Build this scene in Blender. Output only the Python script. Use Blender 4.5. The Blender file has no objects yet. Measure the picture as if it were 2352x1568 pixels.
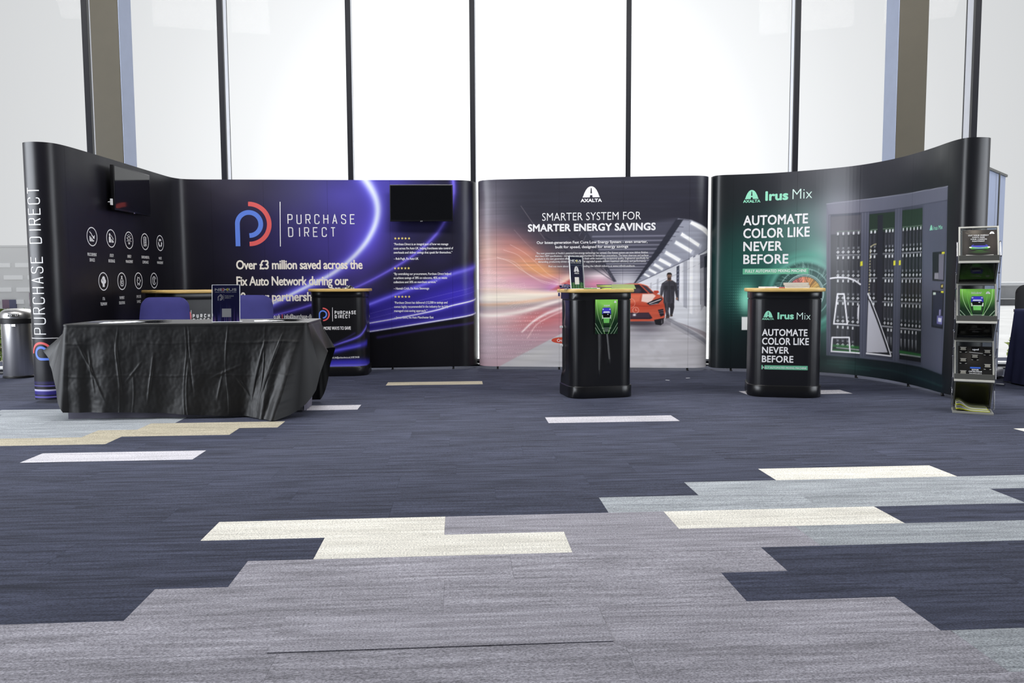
import bpy, bmesh, math, random, time
import numpy as np
from mathutils import Vector, Matrix, noise
from mathutils.geometry import tessellate_polygon
T0 = time.time()
random.seed(7)
SC = bpy.context.scene
COL = SC.collection

# ------------------------------------------------------------------ camera
PITCH = math.atan(136 / 1800.0); ROLL = 0.0045; EYE = 1.02
cam = bpy.data.cameras.new('camera'); cam_ob = bpy.data.objects.new('camera', cam); COL.objects.link(cam_ob)
cam.sensor_width = 36.0; cam.lens = 1800.0 / 2352.0 * 36.0; cam.clip_end = 400
_f = Vector((0, math.cos(PITCH), -math.sin(PITCH))); _u = Vector((0, math.sin(PITCH), math.cos(PITCH))); _r = Vector((1, 0, 0))
_R = _r * math.cos(ROLL) - _u * math.sin(ROLL); _U = _r * math.sin(ROLL) + _u * math.cos(ROLL)
M = Matrix((_R, _U, -_f)).transposed().to_4x4(); M.translation = (0, 0, EYE)
cam_ob.matrix_world = M
SC.camera = cam_ob
# ------------------------------------------------------------------ exposure, world, lights
SC.view_settings.view_transform = 'Standard'; SC.view_settings.look = 'None'
SC.view_settings.exposure = 0.0; SC.view_settings.gamma = 1.0; SC.view_settings.use_curve_mapping = False
W = bpy.data.worlds.new('sky'); SC.world = W; W.use_nodes = True
wt = W.node_tree; wn = wt.nodes; wl = wt.links; wn.clear()
wo = wn.new('ShaderNodeOutputWorld'); bg = wn.new('ShaderNodeBackground')
tc = wn.new('ShaderNodeTexCoord'); dt = wn.new('ShaderNodeVectorMath'); dt.operation = 'DOT_PRODUCT'
dt.inputs[1].default_value = Vector((0, 1, 0.10)).normalized()
nrm = wn.new('ShaderNodeVectorMath'); nrm.operation = 'NORMALIZE'
wl.new(tc.outputs['Generated'], nrm.inputs[0]); wl.new(nrm.outputs[0], dt.inputs[0])
rp = wn.new('ShaderNodeValToRGB'); cr = rp.color_ramp      # hazy white overcast, brightest low in the direction of the windows
cr.elements[0].position = 0.0; cr.elements[0].color = (.60, .61, .63, 1)
cr.elements[1].position = 1.0; cr.elements[1].color = (1.9, 1.9, 1.92, 1)
for p, v in ((.72, .63), (.82, .68), (.875, .76), (.915, .86), (.95, 1.0), (.975, 1.25)):
    e = cr.elements.new(p); e.color = (v, v, v * 1.005, 1)
wl.new(dt.outputs['Value'], rp.inputs[0]); wl.new(rp.outputs[0], bg.inputs[0]); bg.inputs[1].default_value = 1.0
wl.new(bg.outputs[0], wo.inputs[0])
def area(name, loc, size, energy, rot=(0, 0, 0), color=(1, 1, 1)):
    l = bpy.data.lights.new(name, 'AREA'); l.shape = 'RECTANGLE'; l.size, l.size_y = size; l.energy = energy; l.color = color
    o = bpy.data.objects.new(name, l); COL.objects.link(o); o.location = loc; o.rotation_euler = rot
    return o
# unseen fill lights under the ceiling, added to brighten the stands and floor
for xx in (-4.6, 0.0, 4.6):
    area('ceiling_fill', (xx, 5.0, 5.75), (3.2, .9), 205, (math.radians(30), 0, 0), (1, .985, .96))
# tall daylight glazing along the left and the right of the hall
area('left_glazing', (-9.6, 2.6, 2.5), (4.2, 6.6), 930, (0, math.radians(-90), 0), (.88, .93, 1.0))
area('right_glazing', (9.6, 2.6, 2.5), (4.2, 6.6), 500, (0, math.radians(90), 0), (.88, .93, 1.0))
# hazy sun standing beyond the window wall
sun = bpy.data.lights.new('sun', 'SUN'); sun.energy = 3.6; sun.angle = math.radians(30); sun.color = (1, .98, .95)
sun_ob = bpy.data.objects.new('sun', sun); COL.objects.link(sun_ob); sun_ob.rotation_euler = (math.radians(-48), 0, 0)

# ------------------------------------------------------------------ materials
def lin(c):
    return tuple(((v / 255.0) / 12.92 if v / 255.0 <= .04045 else ((v / 255.0 + .055) / 1.055) ** 2.4) for v in c)
MATS = {}
def mat(name, rgb=(128, 128, 128), rough=.5, metal=0.0, spec=.5, vary=.06, scale=8.0, bump=0.0, bscale=60.0, stretch=(1, 1, 1), emit=0, alpha=None, coat=0):
    """principled material whose colour and relief come from noise in object space"""
    if name in MATS: return MATS[name]
    m = bpy.data.materials.new(name); m.use_nodes = True; MATS[name] = m
    nt = m.node_tree; b = nt.nodes['Principled BSDF']; L = nt.links
    c = lin(rgb)
    tc = nt.nodes.new('ShaderNodeTexCoord'); mp = nt.nodes.new('ShaderNodeMapping'); mp.inputs['Scale'].default_value = stretch
    L.new(tc.outputs['Object'], mp.inputs[0])
    if vary > 0:
        n = nt.nodes.new('ShaderNodeTexNoise'); n.inputs['Scale'].default_value = scale; n.inputs['Detail'].default_value = 4
        L.new(mp.outputs[0], n.inputs['Vector'])
        r = nt.nodes.new('ShaderNodeValToRGB'); r.color_ramp.elements[0].position = .3; r.color_ramp.elements[1].position = .7
        r.color_ramp.elements[0].color = tuple(v * (1 - vary) for v in c) + (1,); r.color_ramp.elements[1].color = tuple(min(1, v * (1 + vary)) for v in c) + (1,)
        L.new(n.outputs['Fac'], r.inputs[0]); L.new(r.outputs[0], b.inputs['Base Color'])
    else:
        b.inputs['Base Color'].default_value = c + (1,)
    b.inputs['Roughness'].default_value = rough; b.inputs['Metallic'].default_value = metal
    b.inputs['Specular IOR Level'].default_value = spec; b.inputs['Coat Weight'].default_value = coat
    if bump > 0:
        n2 = nt.nodes.new('ShaderNodeTexNoise'); n2.inputs['Scale'].default_value = bscale; n2.inputs['Detail'].default_value = 3
        L.new(mp.outputs[0], n2.inputs['Vector'])
        bp = nt.nodes.new('ShaderNodeBump'); bp.inputs['Strength'].default_value = bump; bp.inputs['Distance'].default_value = .004
        L.new(n2.outputs['Fac'], bp.inputs['Height']); L.new(bp.outputs[0], b.inputs['Normal'])
    if emit: b.inputs['Emission Color'].default_value = c + (1,); b.inputs['Emission Strength'].default_value = emit
    return m
def print_mat(name, rough=.38, spec=.4, wave=.0, wscale=2.0):
    """flat print: colour attribute under a satin laminate with slight buckling"""
    if name in MATS: return MATS[name]
    m = bpy.data.materials.new(name); m.use_nodes = True; MATS[name] = m
    nt = m.node_tree; b = nt.nodes['Principled BSDF']; L = nt.links
    a = nt.nodes.new('ShaderNodeVertexColor'); a.layer_name = 'Col'; L.new(a.outputs[0], b.inputs['Base Color'])
    b.inputs['Roughness'].default_value = rough; b.inputs['Specular IOR Level'].default_value = spec
    if wave:
        tc = nt.nodes.new('ShaderNodeTexCoord'); n = nt.nodes.new('ShaderNodeTexNoise'); n.inputs['Scale'].default_value = wscale; n.inputs['Detail'].default_value = 1.5
        L.new(tc.outputs['Object'], n.inputs['Vector'])
        bp = nt.nodes.new('ShaderNodeBump'); bp.inputs['Strength'].default_value = wave; bp.inputs['Distance'].default_value = .05
        L.new(n.outputs['Fac'], bp.inputs['Height']); L.new(bp.outputs[0], b.inputs['Normal'])
    return m
def clear_mat(name, tint=(1, 1, 1), trans=.9, rough=.03, ior=1.45):
    """clear sheet: transparent mixed with a fresnel reflection"""
    if name in MATS: return MATS[name]
    m = bpy.data.materials.new(name); m.use_nodes = True; MATS[name] = m
    nt = m.node_tree; nt.nodes.remove(nt.nodes['Principled BSDF']); L = nt.links; out = nt.nodes['Material Output']
    t = nt.nodes.new('ShaderNodeBsdfTransparent'); t.inputs[0].default_value = tuple(v * trans for v in tint) + (1,)
    g = nt.nodes.new('ShaderNodeBsdfGlossy'); g.inputs['Roughness'].default_value = rough
    f = nt.nodes.new('ShaderNodeFresnel'); f.inputs[0].default_value = ior
    mx = nt.nodes.new('ShaderNodeMixShader'); L.new(f.outputs[0], mx.inputs[0]); L.new(t.outputs[0], mx.inputs[1]); L.new(g.outputs[0], mx.inputs[2])
    L.new(mx.outputs[0], out.inputs[0])
    return m

# ------------------------------------------------------------------ object helpers
def tag(o, label=None, cat=None, group=None, kind=None):
    if label: o['label'] = label
    if cat: o['category'] = cat
    if group: o['group'] = group
    if kind: o['kind'] = kind
    return o
def empty(name, loc, rz=0.0, label=None, cat=None, group=None):
    o = bpy.data.objects.new(name, None); COL.objects.link(o); o.location = loc; o.rotation_euler = (0, 0, rz); o.empty_display_size = .05
    return tag(o, label, cat, group)
def link(name, me, m=None, parent=None, world=False):
    o = bpy.data.objects.new(name, me); COL.objects.link(o)
    if m is not None and not me.materials: me.materials.append(m)
    if parent is not None:
        o.parent = parent
        if world: o.matrix_parent_inverse = wmat(parent).inverted()
    return o
def wmat(o):
    m = Matrix.Translation(o.location) @ o.rotation_euler.to_matrix().to_4x4()
    return wmat(o.parent) @ o.matrix_parent_inverse @ m if o.parent else m
class MB:
    """collects polygons, then links them as ONE mesh object"""
    def __init__(s): s.v = []; s.f = []
    def add(s, vs, fs):
        n = len(s.v); s.v += [tuple(v) for v in vs]; s.f += [tuple(i + n for i in f) for f in fs]; return s
    def box(s, x0, x1, y0, y1, z0, z1, b=0.0, mtx=None):
        bm = bmesh.new(); bmesh.ops.create_cube(bm, size=1.0)
        for v in bm.verts: v.co = Vector(((x0 + x1) / 2 + v.co.x * (x1 - x0), (y0 + y1) / 2 + v.co.y * (y1 - y0), (z0 + z1) / 2 + v.co.z * (z1 - z0)))
        if b > 0: bmesh.ops.bevel(bm, geom=bm.edges[:], offset=b, segments=2, affect='EDGES', profile=.6)
        if mtx is not None: bm.transform(mtx)
        s.bm(bm); return s
    def bm(s, bm):
        bm.verts.index_update(); s.add([v.co[:] for v in bm.verts], [[v.index for v in f.verts] for f in bm.faces]); bm.free()
    def tube(s, pts, r, n=8, cap=True):
        pts = [Vector(p) for p in pts]; rings = []; up = None
        for i, p in enumerate(pts):
            t = ((pts[min(i + 1, len(pts) - 1)] - p).normalized() + (p - pts[max(i - 1, 0)]).normalized())
            t = t.normalized() if t.length > 1e-6 else Vector((0, 0, 1))
            a = up if up is not None else (Vector((0, 0, 1)) if abs(t.z) < .9 else Vector((1, 0, 0)))
            x = t.cross(a).normalized(); y = x.cross(t).normalized(); up = y
            rr = r[i] if isinstance(r, (list, tuple)) else r
            rings.append([p + x * math.cos(2 * math.pi * k / n) * rr + y * math.sin(2 * math.pi * k / n) * rr for k in range(n)])
        vs = [v for q in rings for v in q]; fs = []
        for i in range(len(rings) - 1):
            for k in range(n): fs.append((i * n + k, i * n + (k + 1) % n, (i + 1) * n + (k + 1) % n, (i + 1) * n + k))
        if cap: fs.append(tuple(range(n))[::-1]); fs.append(tuple((len(rings) - 1) * n + k for k in range(n)))
        return s.add(vs, fs)
    def lathe(s, prof, n=40, cx=0, cy=0):
        vs = [(cx + r * math.cos(2 * math.pi * k / n), cy + r * math.sin(2 * math.pi * k / n), z) for r, z in prof for k in range(n)]; fs = []
        for i in range(len(prof) - 1):
            for k in range(n): fs.append((i * n + k, i * n + (k + 1) % n, (i + 1) * n + (k + 1) % n, (i + 1) * n + k))
        fs.append(tuple(range(n))[::-1]); fs.append(tuple((len(prof) - 1) * n + k for k in range(n)))
        return s.add(vs, fs)
    def prism(s, poly, z0, z1, inset=0.0):
        """closed plan polygon extruded upwards; inset rounds the top and bottom edges"""
        n = len(poly); c = Vector((sum(p[0] for p in poly) / n, sum(p[1] for p in poly) / n))
        lv = [(z0, 0), (z1, 0)] if not inset else [(z0, 1), (z0 + inset, 0), (z1 - inset, 0), (z1, 1)]
        vs = []
        for z, k in lv:
            for p in poly:
                q = Vector(p); d = (c - q); q = q + d.normalized() * (inset * k)
                vs.append((q.x, q.y, z))
        fs = []
        for i in range(len(lv) - 1):
            for k in range(n): fs.append((i * n + k, i * n + (k + 1) % n, (i + 1) * n + (k + 1) % n, (i + 1) * n + k))
        fs.append(tuple(range(n))[::-1]); fs.append(tuple((len(lv) - 1) * n + k for k in range(n)))
        return s.add(vs, fs)
    def build(s, name, m, parent=None, smooth=False, world=False):
        me = bpy.data.meshes.new(name); me.from_pydata(s.v, [], s.f); me.update()
        if smooth: shade(me, smooth)
        return link(name, me, m, parent, world)
def shade(me, ang=35):
    me.polygons.foreach_set('use_smooth', [True] * len(me.polygons))
    a = math.radians(ang if ang is not True else 35)
    bm = bmesh.new(); bm.from_mesh(me)
    for e in bm.edges:
        if len(e.link_faces) == 2 and e.calc_face_angle(0) > a: e.smooth = False
    bm.to_mesh(me); bm.free()

# ------------------------------------------------------------------ printed surfaces
def chaikin(p, n=3):
    for _ in range(n):
        q = [p[0]]
        for a, b in zip(p[:-1], p[1:]):
            q.append((a[0] * .75 + b[0] * .25, a[1] * .75 + b[1] * .25)); q.append((a[0] * .25 + b[0] * .75, a[1] * .25 + b[1] * .75))
        q.append(p[-1]); p = q
    return p
class Surf:
    """upright sheet over a plan path: s runs along the path, z upwards, d towards the viewer"""
    def __init__(s, path):
        s.p = np.array(path, float); d = np.diff(s.p, axis=0); l = np.hypot(d[:, 0], d[:, 1]); s.c = np.concatenate([[0], np.cumsum(l)]); s.L = s.c[-1]
        t = d / l[:, None]; n = np.stack([t[:, 1], -t[:, 0]], 1)
        s.n = np.concatenate([n[:1], (n[1:] + n[:-1]) / 2, n[-1:]])
    def at(s, S, Z, D=0.0):
        S = np.asarray(S, float); nx = np.interp(S, s.c, s.n[:, 0]); ny = np.interp(S, s.c, s.n[:, 1]); h = np.hypot(nx, ny)
        return np.stack([np.interp(S, s.c, s.p[:, 0]) + nx / h * D, np.interp(S, s.c, s.p[:, 1]) + ny / h * D, np.asarray(Z, float) + 0 * S], -1)
class Sheet:
    """flat sheet in space: origin, two axes"""
    def __init__(s, o, u, v):
        s.o = np.array(o, float); s.u = np.array(u, float); s.v = np.array(v, float); s.w = np.cross(s.u, s.v)
    def at(s, S, Z, D=0.0):
        S = np.asarray(S, float)[..., None]; Z = np.asarray(Z, float)[..., None]
        return s.o + S * s.u + Z * s.v + (np.asarray(D, float)[..., None] if np.ndim(D) else D) * s.w
def spline(p, n=10):
    p = [np.array(q, float) for q in p]; p = [2 * p[0] - p[1]] + p + [2 * p[-1] - p[-2]]; o = []
    for i in range(1, len(p) - 2):
        for k in range(n):
            t = k / n; a, b, c, d = p[i - 1], p[i], p[i + 1], p[i + 2]
            o.append(.5 * ((2 * b) + (c - a) * t + (2 * a - 5 * b + 4 * c - d) * t * t + (3 * b - a - 3 * c + d) * t ** 3))
    o.append(p[-2]); return np.array(o)
class Paint:
    """printed artwork on a regular grid of points over a surface"""
    def __init__(s, s0, s1, z0, z1, step, base=(0, 0, 0)):
        s.ns = max(2, int(round((s1 - s0) / step)) + 1); s.nz = max(2, int(round((z1 - z0) / step)) + 1)
        s.s = np.linspace(s0, s1, s.ns); s.z = np.linspace(z0, z1, s.nz); s.step = step
        s.S, s.Z = np.meshgrid(s.s, s.z); s.C = np.zeros((s.nz, s.ns, 3)); s.C[:] = np.array(base) / 255.0
    def win(s, s0, s1, z0, z1):
        i0 = max(0, np.searchsorted(s.s, s0)); i1 = np.searchsorted(s.s, s1, 'right'); j0 = max(0, np.searchsorted(s.z, z0)); j1 = np.searchsorted(s.z, z1, 'right')
        return (slice(j0, j1), slice(i0, i1))
    def mix(s, w, col, a):
        c = np.array(col) / 255.0; s.C[w] += (c - s.C[w]) * np.clip(a, 0, 1)[..., None]
    def blob(s, p, r, col, a=1.0, rot=0):
        rx, rz = r if isinstance(r, tuple) else (r, r); m = 2.6 * max(rx, rz); w = s.win(p[0] - m, p[0] + m, p[1] - m, p[1] + m)
        X = s.S[w] - p[0]; Y = s.Z[w] - p[1]
        if rot: X, Y = X * math.cos(rot) + Y * math.sin(rot), -X * math.sin(rot) + Y * math.cos(rot)
        s.mix(w, col, a * np.exp(-((X / rx) ** 2 + (Y / rz) ** 2)))
    def ell(s, p, rx, rz, col, a=1.0, soft=None):
        f = soft or s.step; w = s.win(p[0] - rx - 2 * f, p[0] + rx + 2 * f, p[1] - rz - 2 * f, p[1] + rz + 2 * f)
        d = (np.hypot((s.S[w] - p[0]) / rx, (s.Z[w] - p[1]) / rz) - 1) * min(rx, rz); s.mix(w, col, a * np.clip(.5 - d / f, 0, 1))
    def ring(s, p, r, wd, col, a=1.0, soft=None, z0=-9):
        f = soft or s.step; w = s.win(p[0] - r - wd - f, p[0] + r + wd + f, max(z0, p[1] - r - wd - f), p[1] + r + wd + f)
        d = np.abs(np.hypot(s.S[w] - p[0], s.Z[w] - p[1]) - r) - wd / 2; s.mix(w, col, a * np.clip(.5 - d / f, 0, 1))
    def seg(s, w, P):
        X = s.S[w]; Y = s.Z[w]; best = np.full(X.shape, 9.0); tt = np.zeros(X.shape); L = len(P) - 1
        for i in range(L):
            a, b = P[i], P[i + 1]; e = b - a; q = max(1e-12, float(e @ e)); t = np.clip(((X - a[0]) * e[0] + (Y - a[1]) * e[1]) / q, 0, 1)
            d = np.hypot(X - a[0] - t * e[0], Y - a[1] - t * e[1]); k = d < best; best = np.where(k, d, best); tt = np.where(k, (i + t) / L, tt)
        return best, tt
    def poly(s, pts, col, a=1.0, soft=None):
        f = soft or s.step; P = np.array(list(pts) + [pts[0]], float); lo = P.min(0) - 2 * f; hi = P.max(0) + 2 * f; w = s.win(lo[0], hi[0], lo[1], hi[1])
        X = s.S[w]; Y = s.Z[w]
        if X.size == 0: return
        ins = np.zeros(X.shape, bool)
        for (x0, y0), (x1, y1) in zip(P[:-1], P[1:]):
            if y0 == y1: continue
            c = ((y0 > Y) != (y1 > Y)) & (X < (x1 - x0) * (Y - y0) / (y1 - y0) + x0); ins ^= c
        d, _ = s.seg(w, P); s.mix(w, col, a * np.clip(.5 + np.where(ins, d, -d) / f, 0, 1))
    def line(s, pts, wd, col, a=1.0, soft=None, smooth=0, fade=None):
        P = spline(pts, smooth) if smooth else np.array(pts, float); f = soft or s.step
        w0, w1 = wd if isinstance(wd, tuple) else (wd, wd); m = max(w0, w1) + 2 * f; lo = P.min(0) - m; hi = P.max(0) + m; w = s.win(lo[0], hi[0], lo[1], hi[1])
        if s.S[w].size == 0: return
        d, t = s.seg(w, P); al = a * np.clip(.5 - (d - (w0 + (w1 - w0) * t) / 2) / f, 0, 1)
        if fade: al = al * (fade[0] + (fade[1] - fade[0]) * t)
        s.mix(w, col, al)
    def glow(s, pts, sg, col, a=1.0, smooth=8, fade=None, side=0):
        P = spline(pts, smooth) if smooth else np.array(pts, float); g0, g1 = sg if isinstance(sg, tuple) else (sg, sg); m = 3 * max(g0, g1)
        lo = P.min(0) - m; hi = P.max(0) + m; w = s.win(lo[0], hi[0], lo[1], hi[1]); d, t = s.seg(w, P); al = a * np.exp(-(d / (g0 + (g1 - g0) * t)) ** 2)
        if fade: al = al * (fade[0] + (fade[1] - fade[0]) * t)
        s.mix(w, col, al)
    def grain(s, amp, sx, sz, seed=0):
        r = np.random.RandomState(seed); n = r.randn(int(s.nz / sz) + 3, int(s.ns / sx) + 3)
        j = np.arange(s.nz) / sz; i = np.arange(s.ns) / sx; j0 = j.astype(int); i0 = i.astype(int); fj = (j - j0)[:, None]; fi = (i - i0)[None]
        v = (n[j0][:, i0] * (1 - fj) * (1 - fi) + n[j0 + 1][:, i0] * fj * (1 - fi) + n[j0][:, i0 + 1] * (1 - fj) * fi + n[j0 + 1][:, i0 + 1] * fj * fi)
        s.C *= np.clip(1 + amp * v, 0, 3)[..., None]
    def mesh(s, name, surf, i0=0, i1=None, d=0.0, gap=0.0, gain=1.0, back=0.0):
        i1 = s.ns - 1 if i1 is None else i1; ss = s.s[i0:i1 + 1].copy(); ss[0] += gap; ss[-1] -= gap
        S, Z = np.meshgrid(ss, s.z); V = surf.at(S.ravel(), Z.ravel(), d); n = len(ss); k = s.nz
        idx = np.arange(n * k).reshape(k, n); q = np.stack([idx[:-1, :-1], idx[:-1, 1:], idx[1:, 1:], idx[1:, :-1]], -1).reshape(-1, 4)
        c = np.clip(s.C[:, i0:i1 + 1].reshape(-1, 3) * 1.0, 0, 1); c = np.where(c <= .04045, c / 12.92, ((c + .055) / 1.055) ** 2.4) * gain
        if back:
            B = surf.at(np.array([ss[0], ss[-1], ss[-1], ss[0]]), np.array([s.z[0], s.z[0], s.z[-1], s.z[-1]]), d - back)
            V = np.concatenate([V, B]); a = n * k; q = np.concatenate([q, [[a + 3, a + 2, a + 1, a], [0, a, a + 1, n - 1], [(k - 1) * n, n * k - 1, a + 2, a + 3], [0, (k - 1) * n, a + 3, a], [n - 1, a + 1, a + 2, n * k - 1]]])
            c = np.concatenate([c, np.full((4, 3), .6)])
        me = bpy.data.meshes.new(name); me.vertices.add(len(V)); me.vertices.foreach_set('co', V.ravel()); me.loops.add(q.size); me.loops.foreach_set('vertex_index', q.ravel().astype(np.int32))
        me.polygons.add(len(q)); me.polygons.foreach_set('loop_start', np.arange(0, q.size, 4, dtype=np.int32)); me.polygons.foreach_set('loop_total', np.full(len(q), 4, np.int32))
        sm = np.ones(len(q), bool)
        if back: sm[-5:] = False
        me.polygons.foreach_set('use_smooth', sm); at = me.color_attributes.new('Col', 'FLOAT_COLOR', 'POINT')
        at.data.foreach_set('color', np.concatenate([c, np.ones((len(c), 1))], 1).astype(np.float32).ravel()); me.update(calc_edges=True); me.validate()
        return me
# lettering: outlines laid on a surface
_capcache = {}
def glyphs(txt, off=0.0, track=1.0):
    k = (txt, off, track)
    if k not in _capcache:
        cu = bpy.data.curves.new('t', 'FONT'); cu.body = txt; cu.size = 1.0; cu.offset = off; cu.space_character = track; cu.resolution_u = 3; cu.fill_mode = 'FRONT'
        o = bpy.data.objects.new('t', cu); COL.objects.link(o); bpy.context.view_layer.update()
        me = bpy.data.meshes.new_from_object(o.evaluated_get(bpy.context.evaluated_depsgraph_get()))
        v = np.array([q.co[:2] for q in me.vertices]) if len(me.vertices) else np.zeros((1, 2)); f = [tuple(p.vertices) for p in me.polygons]
        bpy.data.objects.remove(o); bpy.data.curves.remove(cu); bpy.data.meshes.remove(me); _capcache[k] = (v, f)
    return _capcache[k]
CAP = None
class Ink:
    """flat shapes lying on a surface, linked as one mesh"""
    def __init__(s, surf, d=.0012): s.surf = surf; s.d = d; s.v = []; s.f = []
    def put(s, pts, faces, lift=0.0):
        n = len(s.v); s.v += [(p[0], p[1], lift) for p in pts]; s.f += [tuple(i + n for i in f) for f in faces]
    def poly(s, pts):
        t = tessellate_polygon([[Vector((p[0], p[1], 0)) for p in pts]]); s.put(pts, t)
    def ribbon(s, pts, wd, close=False, n=0):
        P = spline(pts, n) if n else np.array(pts, float)
        if close: P = np.concatenate([P, P[:1]])
        out = []; L = len(P)
        for i in range(L):
            a = P[i] - P[i - 1] if i else (P[0] - P[-2] if close else P[1] - P[0]); b = P[i + 1] - P[i] if i < L - 1 else (P[1] - P[0] if close else a)
            a = a / (np.linalg.norm(a) + 1e-12); b = b / (np.linalg.norm(b) + 1e-12); t = a + b; t = t / (np.linalg.norm(t) + 1e-12); nn = np.array([-t[1], t[0]])
            k = min(2.2, 1 / max(.3, float(nn @ np.array([-a[1], a[0]])))); w = wd[i] if isinstance(wd, (list, np.ndarray)) else wd
            out += [P[i] + nn * w / 2 * k, P[i] - nn * w / 2 * k]
        s.put(out, [(2 * i + 1, 2 * i + 3, 2 * i + 2, 2 * i) for i in range(L - 1)])
    def arc(s, c, r, a0, a1, wd, n=28):
        s.ribbon([(c[0] + r * math.cos(math.radians(a0 + (a1 - a0) * k / n)), c[1] + r * math.sin(math.radians(a0 + (a1 - a0) * k / n))) for k in range(n + 1)], wd)
    def disc(s, c, r, n=20): s.put([(c[0] + r * math.cos(2 * math.pi * k / n), c[1] + r * math.sin(2 * math.pi * k / n)) for k in range(n)], [tuple(range(n))])
    def text(s, txt, box, off=0.0, track=1.0, rot=0, just=None):
        """box: baseline left, baseline right, a point at cap height"""
        global CAP
        if CAP is None: CAP = float(glyphs('H')[0][:, 1].max())
        (x0, z0), (x1, z1), (_, zt) = box; v, f = glyphs(txt, min(off, 0), track); w = v[:, 0].max() - v[:, 0].min()
        b = max(off, 0) * abs(zt - z0) * 1.35; zb = (z0 + z1) / 2 + b; ch = abs(zt - z0) - 2 * b; sx = (x1 - x0 - 2 * b) / w; sz = ch / CAP
        for i, (dx, dz) in enumerate(s.heavy(b)): s.put(np.stack([x0 + b + dx + (v[:, 0] - v[:, 0].min()) * sx, zb + dz + v[:, 1] * sz], 1), f, i * .00012)
    def heavy(s, b):
        """offsets that thicken a letter evenly"""
        if b <= 0: return [(0, 0)]
        if b < .0006: return [(-b, 0), (b, 0)]
        return [(b * math.cos(a), b * math.sin(a)) for a in [math.pi / 4 * k for k in range(8)]] + [(0, 0)]
    def line(s, txt, x, z, cap, off=0.0, track=1.0, asp=1.0, just='C', maxw=None):
        global CAP
        if CAP is None: CAP = float(glyphs('H')[0][:, 1].max())
        v, f = glyphs(txt, min(off, 0), track); b = max(off, 0) * cap * 1.35; k = (cap - 2 * b) / CAP; z += b; w = (v[:, 0].max() - v[:, 0].min()) * k * asp
        if maxw and w > maxw: asp *= maxw / w; w = maxw
        x0 = x - w / 2 if just == 'C' else (x if just == 'L' else x - w)
        for i, (dx, dz) in enumerate(s.heavy(b)): s.put(np.stack([x0 + dx + (v[:, 0] - v[:, 0].min()) * k * asp, z + dz + v[:, 1] * k], 1), f, i * .00012)
    def build(s, name, m, parent, label=None, world=True):
        A = np.array(s.v); V = s.surf.at(A[:, 0], A[:, 1], s.d + A[:, 2])
        me = bpy.data.meshes.new(name); me.from_pydata(V.tolist(), [], s.f); me.update()
        o = link(name, me, m, parent, world)
        if label: o['label'] = label
        return o
# thin rounded condensed capitals drawn as strokes, unit height, width .5
def _rr(a, b):   # quarter turns for rounded corners
    return a
STROKE = {
 'P': [[(0, 0), (0, 1), (.36, 1), (.47, .95), (.5, .86), (.5, .60), (.47, .51), (.36, .46), (0, .46)]],
 'U': [[(0, 1), (0, .14), (.05, .04), (.16, 0), (.34, 0), (.45, .04), (.5, .14), (.5, 1)]],
 'R': [[(0, 0), (0, 1), (.36, 1), (.47, .95), (.5, .86), (.5, .60), (.47, .51), (.36, .46), (0, .46)], [(.26, .46), (.5, 0)]],
 'C': [[(.5, .74), (.5, .86), (.45, .96), (.34, 1), (.16, 1), (.05, .96), (0, .86), (0, .14), (.05, .04), (.16, 0), (.34, 0), (.45, .04), (.5, .14), (.5, .26)]],
 'H': [[(0, 0), (0, 1)], [(.5, 0), (.5, 1)], [(0, .52), (.5, .52)]],
 'A': [[(0, 0), (.25, 1), (.5, 0)], [(.08, .3), (.42, .3)]],
 'S': [[(.5, .78), (.5, .87), (.45, .96), (.34, 1), (.16, 1), (.05, .96), (0, .87), (0, .68), (.06, .57), (.44, .43), (.5, .32), (.5, .13), (.45, .04), (.34, 0), (.16, 0), (.05, .04), (0, .13), (0, .22)]],
 'E': [[(.5, 1), (0, 1), (0, 0), (.5, 0)], [(0, .52), (.42, .52)]],
 'D': [[(0, 0), (0, 1), (.34, 1), (.45, .96), (.5, .86), (.5, .14), (.45, .04), (.34, 0), (0, 0)]],
 'I': [[(.25, 0), (.25, 1)]],
 'T': [[(0, 1), (.5, 1)], [(.25, 1), (.25, 0)]]}
def stroke_text(ink, txt, o, du, dv, h, adv, wd):
    """o: baseline start; du, dv: unit directions along and up in surface coordinates"""
    o = np.array(o, float); du = np.array(du, float); dv = np.array(dv, float); x = 0
    for ch in txt:
        if ch == ' ': x += adv * .9; continue
        for st in STROKE[ch]:
            P = [o + du * (x + p[0] * h * .92) + dv * (p[1] * h) for p in st]
            Q = [P[0]]
            for a, b in zip(P[:-1], P[1:]):
                m = max(1, int(np.linalg.norm(b - a) / .010)) if np.linalg.norm(b - a) < .14 else 14
                Q += [a + (b - a) * k / m for k in range(1, m + 1)]
            ink.ribbon(Q, wd)
        x += adv * (1.0 if ch != 'I' else .8)
def emblem_p(surf, c, R, up=(0, 1), rt=(1, 0), d=.0012):
    """two-part round emblem: a stem with an inner hook, and an outer half ring; R = outer radius"""
    c = np.array(c, float); up = np.array(up, float); rt = np.array(rt, float); blue = Ink(surf, d); red = Ink(surf, d)
    T = lambda x, y: tuple(c + rt * x * R + up * y * R)
    red.ribbon([T(.90 * math.sin(a), .90 * math.cos(a)) for a in [math.pi * k / 26 for k in range(27)]], .20 * R)
    red.ribbon([T(-.02, .90), T(0, .90)], .20 * R); red.ribbon([T(0, -.90), T(.02, -.90)], .20 * R)
    pts = [T(-.52, -1.0 + .1 * k) for k in range(11)] + [T(-.52 * math.cos(a), .52 * math.sin(a)) for a in [math.pi * 1.5 * k / 36 for k in range(1, 37)]]
    blue.ribbon(pts, .21 * R)
    return blue, red
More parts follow.
